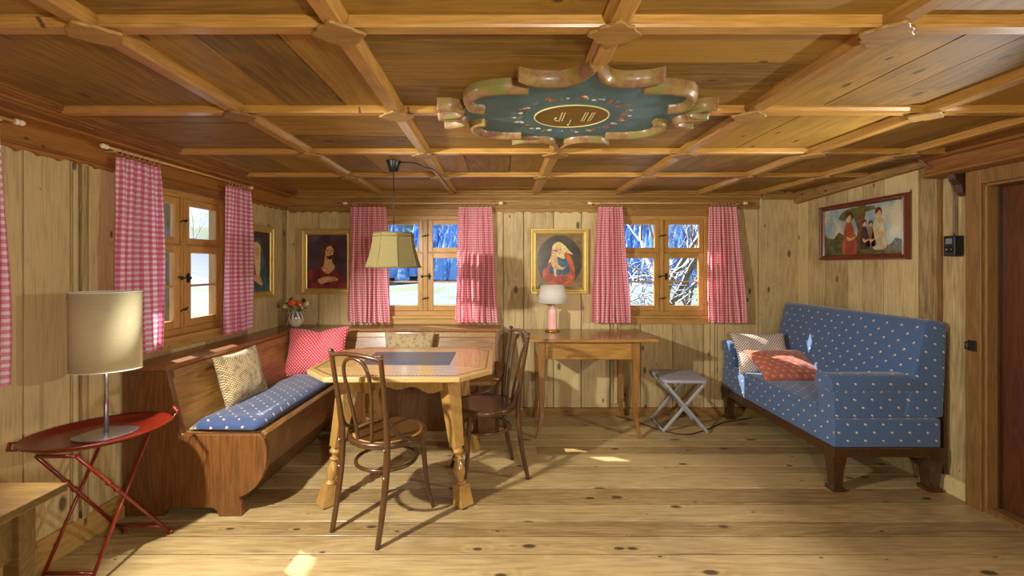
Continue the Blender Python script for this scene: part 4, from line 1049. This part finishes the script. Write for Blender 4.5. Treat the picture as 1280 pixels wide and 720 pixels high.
st = thing('folding_stool', 'small grey folding stool with crossed metal legs beside the sofa', 'stool', (1.48, 3.72, 0), R(-2))
MB().prism([(-.155, -.19), (.155, -.19), (.18, -.165), (.18, .165), (.155, .19), (-.155, .19), (-.18, .165), (-.18, -.165)], 'z', .405, .43, .5).build('seat', M_grey, st, bevel=.006)
for y in (-.155, .155):
    for s in (-1, 1):
        m_ = MB(); yy = y+s*.009; m_.bar((s*.165, yy, .402), (-s*.175, yy, .008), .022, .014, up=(0, 1, 0)); m_.build('leg', M_greymet, st, bevel=.002)
m_ = MB()
for s in (-1, 1): m_.tube([(s*.172, -.155-s*.009, .012), (s*.172, .155-s*.009, .012)], .008, 10)
m_.tube([(0, -.17, .205), (0, .17, .205)], .005, 8); m_.build('cross_rods', M_greymet, st)
tag(MB().tube(cr([(1.02, 3.95, .006), (1.16, 3.80, .006), (1.30, 3.60, .006), (1.46, 3.52, .006), (1.64, 3.60, .006), (1.80, 3.72, .006), (1.92, 3.80, .006), (2.2, 3.9, .006)], 8), .004, 8).build('power_cable', M_cord), 'thin dark cable curling over the floor around the folding stool', 'cable')

# ------------------------------------------------------------------ sofa
sf = thing('sofa', 'high-backed blue sofa with small cream sprigs and dark wooden legs', 'sofa')
ya, yb = 2.625, 3.955
def rbox(name, x0, x1, y0, y1, z0, z1, mat, parent, bv=.02, fn=None):
    m_ = MB(); m_.box(x0, x1, y0, y1, z0, z1, .5); return m_.build(name, mat, parent, bevel=bv, bseg=4, boxuv=True, smooth=True, fn=fn)
rbox('seat_base', 1.965, 2.60, ya, yb, .268, .436, M_sofa, sf, .012)
rbox('seat', 1.970, 2.45, ya+.15, yb-.15, .43, .475, M_sofa, sf, .02)
m_ = MB(); m_.prism([(2.385, .437), (2.51, .99), (2.53, 1.012), (2.575, 1.02), (2.648, 1.005), (2.652, .98), (2.63, .437)], 'y', ya+.01, yb-.005, .5); m_.build('back', M_sofa, sf, bevel=.022, bseg=4, boxuv=True, smooth=True)
for y0, y1 in ((ya+.008, ya+.155), (yb-.15, yb-.005)):
    a = rbox('arm', 1.972, 2.47, y0+.008, y1-.008, .436, .60, M_sofa, sf, .012)
    m_ = MB(); prf = [(y0, .605), (y0+.004, .592), (y1-.004, .592), (y1, .605)]
    n = 12; cxm = (y0+y1)/2
    for k in range(n+1):
        t = PI*k/n; prf.append((cxm+(y1-y0)/2*math.cos(t), .64+.052*math.sin(t)**.5 if 0 < k < n else .64))
    m_.prism(prf, 'x', 1.955, 2.52, .5, smooth=True); m_.build('roll', M_sofa, a, bevel=.012, bseg=3, boxuv=True, smooth=True)
m_ = MB(); m_.box(1.96, 2.615, ya-.004, ya+.03, .212, .268); m_.box(1.96, 1.985, ya+.03, yb-.03, .212, .268); m_.box(1.96, 2.615, yb-.03, yb, .212, .268); m_.box(2.59, 2.615, ya+.03, yb-.03, .212, .268); m_.build('rail', M_sofawood, sf, bevel=.004)
MB().box(2.634, 2.660, ya+.02, yb-.02, .10, .95).build('back_frame', M_sofawood, sf, bevel=.003)
for x, y, w in ((2.005, ya+.045, 1), (2.005, yb-.045, 1), (2.575, ya+.045, 1.15), (2.575, yb-.045, 1.15)):
    m_ = MB(); v = []
    st_ = [(0, .036), (.022, .036), (.026, .026), (.12, .031), (.195, .040), (.212, .040)]
    for z, h_ in st_:
        for a, c_ in ((-1, -1), (1, -1), (1, 1), (-1, 1)): v.append((x+a*h_*w, y+c_*h_*w, z))
    f = [(3, 2, 1, 0), (20, 21, 22, 23)]
    for i in range(5):
        for k in range(4): f.append((i*4+k, i*4+(k+1) % 4, i*4+4+(k+1) % 4, i*4+4+k))
    m_.add(v, f, .5); m_.build('leg', M_sofawood, sf, bevel=.002)
pillow('throw_pillow', 'brown and white checked pillow propped at the far end of the sofa', .46, .36, .11, M_chk, (2.17, 3.70, .615), frame_rot((1, -.03, .0), (.0, .55, 1)), 5)
pillow('throw_pillow', 'coral red sprigged pillow lying in front of the checked one', .50, .38, .12, M_coral, (2.235, 3.50, .560), frame_rot((1, -.02, .0), (-.12, 1.0, .50)), 6)

# ------------------------------------------------------------------ outlet box and conduit
ob = thing('outlet_box', 'black surface-mounted outlet box on the right wall by the door', 'outlet', (XR, 2.60, 1.46))
m_ = MB(); m_.box(-.045, -.0, -.035, .035, -.06, .06); m_.build('housing', M_black, ob, bevel=.006)
m_ = MB(); m_.lathe([(.02, 0), (.02, .006), (.014, .006), (.012, .001), (.001, .001)], (0, 0, 0), 20, mat=Matrix.Rotation(-PI/2, 3, 'Y')); m_.xf(Matrix.Translation((-.045, 0, -.02))); m_.build('socket', M_black, ob)
MB().box(-.049, -.044, -.018, .018, .012, .045).build('rocker', plain('grey_rocker', '#6d7278', .3), ob, bevel=.002)
m_ = MB(); m_.tube(cr([(-.015, .0, .06), (-.015, .0, .30), (-.015, .02, .38), (-.045, .03, .44), (-.11, .05, .475), (-.15, .07, .52)], 6), .0065, 10); m_.build('conduit', plain('brown_conduit', '#6b4a38', .4), ob)

# ------------------------------------------------------------------ red folding tray table and drum lamp
TT = .60; tc = Vector((-1.795, 1.985, 0))
tt = thing('folding_tray_table', 'red metal folding tray table with oval tray', 'table', (tc.x, tc.y, 0))
m_ = MB(); phi = R(43)
m_.lathe([(.0005, TT-.012), (.200, TT-.012), (.218, TT-.006), (.250, TT+.010), (.260, TT+.016), (.262, TT+.012), (.252, TT+.004), (.219, TT-.012), (.201, TT-.016), (.0005, TT-.016)], (0, 0, 0), 56, .5, sx=1, sy=.80, rot=phi)
m_.build('tray', M_redmet, tt)
for s in (-1, 1):
    d = Vector((math.cos(phi), math.sin(phi), 0))*s; q = Vector((-d.y, d.x, 0))
    pts = [d*.245+q*.058+Vector((0, 0, TT+.006)), d*.272+q*.052+Vector((0, 0, TT+.045 if s > 0 else TT+.012)), d*.276-q*.052+Vector((0, 0, TT+.045 if s > 0 else TT+.012)), d*.245-q*.058+Vector((0, 0, TT+.006))]
    if s < 0: pts = [p*1.0 for p in pts]
    m_ = MB(); m_.tube(pts, .0035, 8)
    for k in range(6): m_.ball(tuple(pts[1].lerp(pts[2], (k+.5)/6)), .0075, 8)
    m_.build('handle', M_redmet, tt)
def tl(p, q, name='leg'):
    m_ = MB(); m_.tube([p, q], .0075, 10); m_.build(name, M_redmet, tt)
A = [(-.115, -.165, 0.005), (.095, -.165, .005)]; AT = [(-.105, .165, TT-.02), (.105, .165, TT-.02)]
B2 = [(-.10, .245, .008), (.13, .245, .008)]; BT = [(-.075, -.20, TT-.02), (.085, -.20, TT-.02)]
for p, q in zip(A, AT): tl(p, q)
for p, q in zip(B2, BT): tl(p, q)
def ptl(p, q, t): return tuple(Vector(p).lerp(Vector(q), t))
tl(ptl(A[0], AT[0], .10), ptl(A[1], AT[1], .10), 'stretcher'); tl(ptl(B2[0], BT[0], .10), ptl(B2[1], BT[1], .10), 'stretcher')
tl(AT[0], AT[1], 'stretcher'); tl(BT[0], BT[1], 'stretcher')
for p, q in zip(B2, BT):
    MB().ball(p[:2]+(.011,), .011, 10, sx=1.5).build('foot', M_redmet, tt)
    for t in (.62, .70): MB().ball(ptl(p, q, t), .0125, 10).build('joint_knob', M_redmet, tt)

lm = thing('drum_lamp', 'large table lamp with cream oval drum shade on the red tray table', 'lamp', (-1.772, 1.99, TT-.0115))
m_ = MB(); lens = []
for i in range(48):
    t = 2*PI*i/48; r = .118/(abs(math.cos(t))**1.5+abs(math.sin(t)/.80)**1.5)**(1/1.5); lens.append((r*math.cos(t+0), r*math.sin(t)))
ca, sa = math.cos(R(38)), math.sin(R(38))
m_.prism([(x*ca-y*sa, x*sa+y*ca) for x, y in lens], 'z', 0, .009, .5); m_.build('base', M_steel, lm, bevel=.002)
m_ = MB(); m_.tube([(0, 0, .008), (0, 0, .45)], .0085, 14); m_.build('stem', M_steel, lm)
m_ = MB(); pr = [(.130, .292), (.130, .640)]; m_.lathe(pr+[(.127, .640), (.127, .292), (.130, .292)], (0, 0, 0), 56, .5, sy=.66, rot=R(25)); m_.build('lamp_shade', M_shadec, lm)
m_ = MB()
for z in (.292, .640): m_.tube([(.1295*math.cos(a)*ca1-.66*.1295*math.sin(a)*sa1, .1295*math.cos(a)*sa1+.66*.1295*math.sin(a)*ca1, z) for a in [2*PI*i/48 for i in range(48)] for ca1, sa1 in ((math.cos(R(25)), math.sin(R(25))),)], .0025, 6, closed=True)
m_.build('shade_rim', M_white, lm)
m_ = MB()
for k in range(2): a = PI*k+R(25); m_.tube([(0, 0, .42), (.137*math.cos(a), .137*math.sin(a), .62)], .002, 6)
m_.lathe([(.014, .40), (.016, .46), (.001, .46)], (0, 0, 0), 12); m_.build('shade_holder', M_steel, lm)

# ------------------------------------------------------------------ near wooden table, lower left
nt = thing('side_table', 'plain brown wooden table corner in the lower left foreground', 'table', (-1.50, .80, 0))
MB().box(-.34, .305, -.55, .425, .728, .75, .5).build('tabletop', M_nearw, nt, bevel=.003)
m_ = MB(); m_.box(.245, .262, -.50, .35, .60, .728); m_.box(-.30, .245, .335, .352, .60, .728); m_.build('apron', M_nearw, nt, bevel=.002)
for x in (.235, -.30):
    for y in (.325, -.52): MB().box(x, x+.042, y, y+.042, 0, .727, .5).build('leg', M_nearw, nt, bevel=.003)

# ------------------------------------------------------------------ outside: snow, slope, forest, trees
gm = MB(); n = 40; v = []
def gz(x, y):
    d = math.hypot(x, y-2); base = -1.2-.02*d
    if y > 60: base += (y-60)*.62
    if x < -25 and y < 60: base += (-25-x)*.35
    return base+noise.noise(Vector((x*.03, y*.03, 0)))*min(6, d*.06)
xs = [-140+i*7 for i in range(41)]; ys = [-60+j*8 for j in range(41)]
v = [(x, y, gz(x, y)) for y in ys for x in xs]
f = [(j*41+i, j*41+i+1, (j+1)*41+i+1, (j+1)*41+i) for j in range(40) for i in range(40)]
gm.add(v, f, .5, 0, True)
b = NB('snowy_slope'); n_ = b.noise(b.coord(), .12, 4, .6); n3 = b.noise(b.coord(), .5, 3, .6)
c = b.mix(b.smooth(n_, .45, .58), srgb('#8b96a6'), srgb('#7f8c6c')); b.bsdf(c, .85)
struct(gm.build('snow_ground', b.m)); bpy.data.objects['snow_ground']['kind'] = 'stuff'; tag(bpy.data.objects['snow_ground'], 'pale snowy valley slope seen through the windows', 'snow')
fm = MB(); rnd = random.Random(5)
for k in range(9500):
    y = rnd.uniform(60, 135); x = rnd.uniform(-40, 80)
    if noise.noise(Vector((x*.035, y*.05, 8))) < -.42 or x < -.5*y: continue
    z = gz(x, y); h = rnd.uniform(3, 6.5); r = h*.2; a0 = rnd.uniform(0, 6)
    vv = [(x, y, z+h)]
    for i in range(6): a = a0+i*PI/3; vv.append((x+r*math.cos(a), y+r*math.sin(a), z+h*.1))
    fm.add(vv, [(0, i+1, (i+1) % 6+1) for i in range(6)])
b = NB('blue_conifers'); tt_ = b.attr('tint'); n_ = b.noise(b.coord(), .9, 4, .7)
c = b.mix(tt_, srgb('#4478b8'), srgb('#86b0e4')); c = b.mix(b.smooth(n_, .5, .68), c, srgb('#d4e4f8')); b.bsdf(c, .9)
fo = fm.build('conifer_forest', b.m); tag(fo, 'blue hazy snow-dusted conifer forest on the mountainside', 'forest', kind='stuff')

b = NB('snowy_bark'); g = b.node('ShaderNodeNewGeometry'); nz = b.xyz(g.outputs['Normal'])[2]
n_ = b.noise(b.coord(), 9, 3, .6)
c = b.mix(b.smooth(b.M('ADD', nz, b.M('MULTIPLY', n_, .4)), .25, .5), b.mix(n_, srgb('#3d352c'), srgb('#7a6c58')), srgb('#f4f6fb')); b.bsdf(c, .85); M_sbark = b.m
def tree(loc, h, seed, label, depth=5, r0=.12, spread=.62, tw=.6):
    rnd = random.Random(seed); t = thing('snowy_tree', label, 'tree', loc, 0, 'snowy trees outside'); tr_ = MB(); br = MB()
    def grow(p, d, L, r, lv):
        n = 5; pts = [p]; q = p.copy(); dd = d.copy()
        for i in range(n):
            dd = (dd+Vector((rnd.uniform(-.16, .16), rnd.uniform(-.16, .16), rnd.uniform(-.04, .10)))).normalized(); q = q+dd*L/n; pts.append(q.copy())
        rr = [r*(1-.45*i/n) for i in range(n+1)]
        (tr_ if lv >= depth-1 else br).tube(pts, rr, 6 if lv > 1 else 4, caps=False)
        if lv == 0: return
        for k in range(rnd.choice((3, 3, 4))):
            i = rnd.randint(2, n); a = rnd.uniform(0, 2*PI); ax = Vector((math.cos(a), math.sin(a), rnd.uniform(-.1, .5)))
            grow(pts[i], (dd+ax*spread*rnd.uniform(.8, 1.5)).normalized(), L*rnd.uniform(.55, .75), rr[i]*.58, lv-1)
    grow(Vector((0, 0, 0)), Vector((rnd.uniform(-.1, .1), 0, 1)), h*.42, r0, depth)
    tr_.build('trunk', M_sbark, t); br.build('branches', M_sbark, t); return t
tree((2.35, 7.4, gz(2.3, 7.4)), 6.0, 3, 'bare snow-laden fruit tree close outside the right back window', 5, .13)
tree((5.2, 12.5, gz(5.2, 12.5)), 5.6, 8, 'snow-covered tree farther behind the right back window', 5, .10)
tree((-6.2, 6.2, gz(-6.2, 6.2)), 6.5, 12, 'snowy tree outside the left wall window', 5, .14)
# snowy bush under the right window's left half
t = MB(); rnd = random.Random(21)
for k in range(420):
    p = Vector((rnd.gauss(1.95, .42), rnd.gauss(6.1, .28), rnd.uniform(-.3, 1.35))); d = Vector((rnd.uniform(-1, 1), rnd.uniform(-.6, .6), rnd.uniform(-.2, 1))).normalized()
    l = rnd.uniform(.12, .3); m1 = p+d*l*.5+Vector((rnd.uniform(-.03, .03), 0, rnd.uniform(-.02, .03)))
    t.tube([p, m1, p+d*l], [.009, .007, .003], 4, caps=False)
b = NB('snowy_twig'); g = b.node('ShaderNodeNewGeometry'); nz = b.xyz(g.outputs['Normal'])[2]; tt_ = b.attr('tint')
c = b.mix(b.smooth(nz, -.1, .3), b.mix(tt_, srgb('#3c4a2c'), srgb('#5c4430')), srgb('#eef2fa')); b.bsdf(c, .85)
tag(t.build('snowy_bush', b.m), 'dense snow-dusted bush low outside the right back window', 'bush')
struct(MB().box(-3.06, -2.16, -1.8, 4.3, 2.16, 2.26).build('sun_block_slab', M_doorfr))  # unseen slab added over the left windows to cut off the higher sun
pt = MB(); pt.box(-3.55, -3.37, 4.55, 4.73, -1.5, 3.2); tag(pt.build('wooden_post', wood('weathered_post', '#8c6a48', '#4f3826', 'z', .8, 1, .5, .8, .2), bevel=.01), 'weathered brown wooden post standing outside the left window', 'post')

# ------------------------------------------------------------------ light
w = bpy.data.worlds.new('World'); SC.world = w; w.use_nodes = True; wn = w.node_tree; bg = wn.nodes['Background']
sky = wn.nodes.new('ShaderNodeTexSky'); sky.sky_type = 'NISHITA'; sky.sun_disc = False; sky.sun_elevation = R(33); sky.sun_rotation = R(325); sky.altitude = 1200
wn.links.new(sky.outputs[0], bg.inputs[0]); bg.inputs[1].default_value = .32
def light(name, kind, loc, power, col=(1, 1, 1), size=.1, rot=None, **kw):
    l = bpy.data.lights.new(name, kind); l.energy = power; l.color = col
    if kind == 'POINT': l.shadow_soft_size = size
    if kind == 'AREA': l.size = size
    if kind == 'SUN': l.angle = size
    for k, v_ in kw.items(): setattr(l, k, v_)
    o = bpy.data.objects.new(name, l); COL.objects.link(o); o.location = loc
    if rot is not None: o.rotation_euler = rot
    return o
sd = Vector((1, -.6, -.98)).normalized()
s = light('sun', 'SUN', (-5, 10, 8), 12.0, (1, .95, .86), R(.5)); s.rotation_euler = sd.to_track_quat('-Z', 'Y').to_euler()
lsp = light('left_lamp', 'SPOT', (-1.50, 1.26, 1.74), 270, (1, .98, .90)); lsp.data.shadow_soft_size = .03; lsp.data.spot_size = R(106); lsp.data.spot_blend = .35
lsp.rotation_euler = (Vector((.6, 2.9, -.25))-lsp.location).to_track_quat('-Z', 'Y').to_euler()
rsp = light('right_lamp', 'SPOT', (2.42, 1.90, 1.50), 88, (1, .98, .90)); rsp.data.shadow_soft_size = .03; rsp.data.spot_size = R(112); rsp.data.spot_blend = .5
rsp.rotation_euler = (Vector((-1.9, 2.5, .85))-rsp.location).to_track_quat('-Z', 'Y').to_euler()
light('fill_light', 'POINT', (.45, -.45, 1.45), 100, (1, .98, .92), .06)  # added general fill behind the camera, not a lamp of the room
light('pendant_bulb', 'POINT', (px_, py_, 1.40), 4, (1, .85, .6), .03)

# ------------------------------------------------------------------ camera
cam = bpy.data.cameras.new('Camera'); co = bpy.data.objects.new('Camera', cam); COL.objects.link(co)
co.location = (0, 0, 1.35); co.rotation_euler = (PI/2, 0, 0)
cam.sensor_width = 36; cam.lens = 36*555/1280; cam.shift_x = 13/1280; cam.shift_y = -29/1280; cam.clip_start = .02; cam.clip_end = 500
SC.camera = co
vs2 = SC.view_settings; vs2.view_transform = 'Standard'; vs2.look = 'None'; vs2.exposure = .12; vs2.gamma = 1; vs2.use_curve_mapping = False
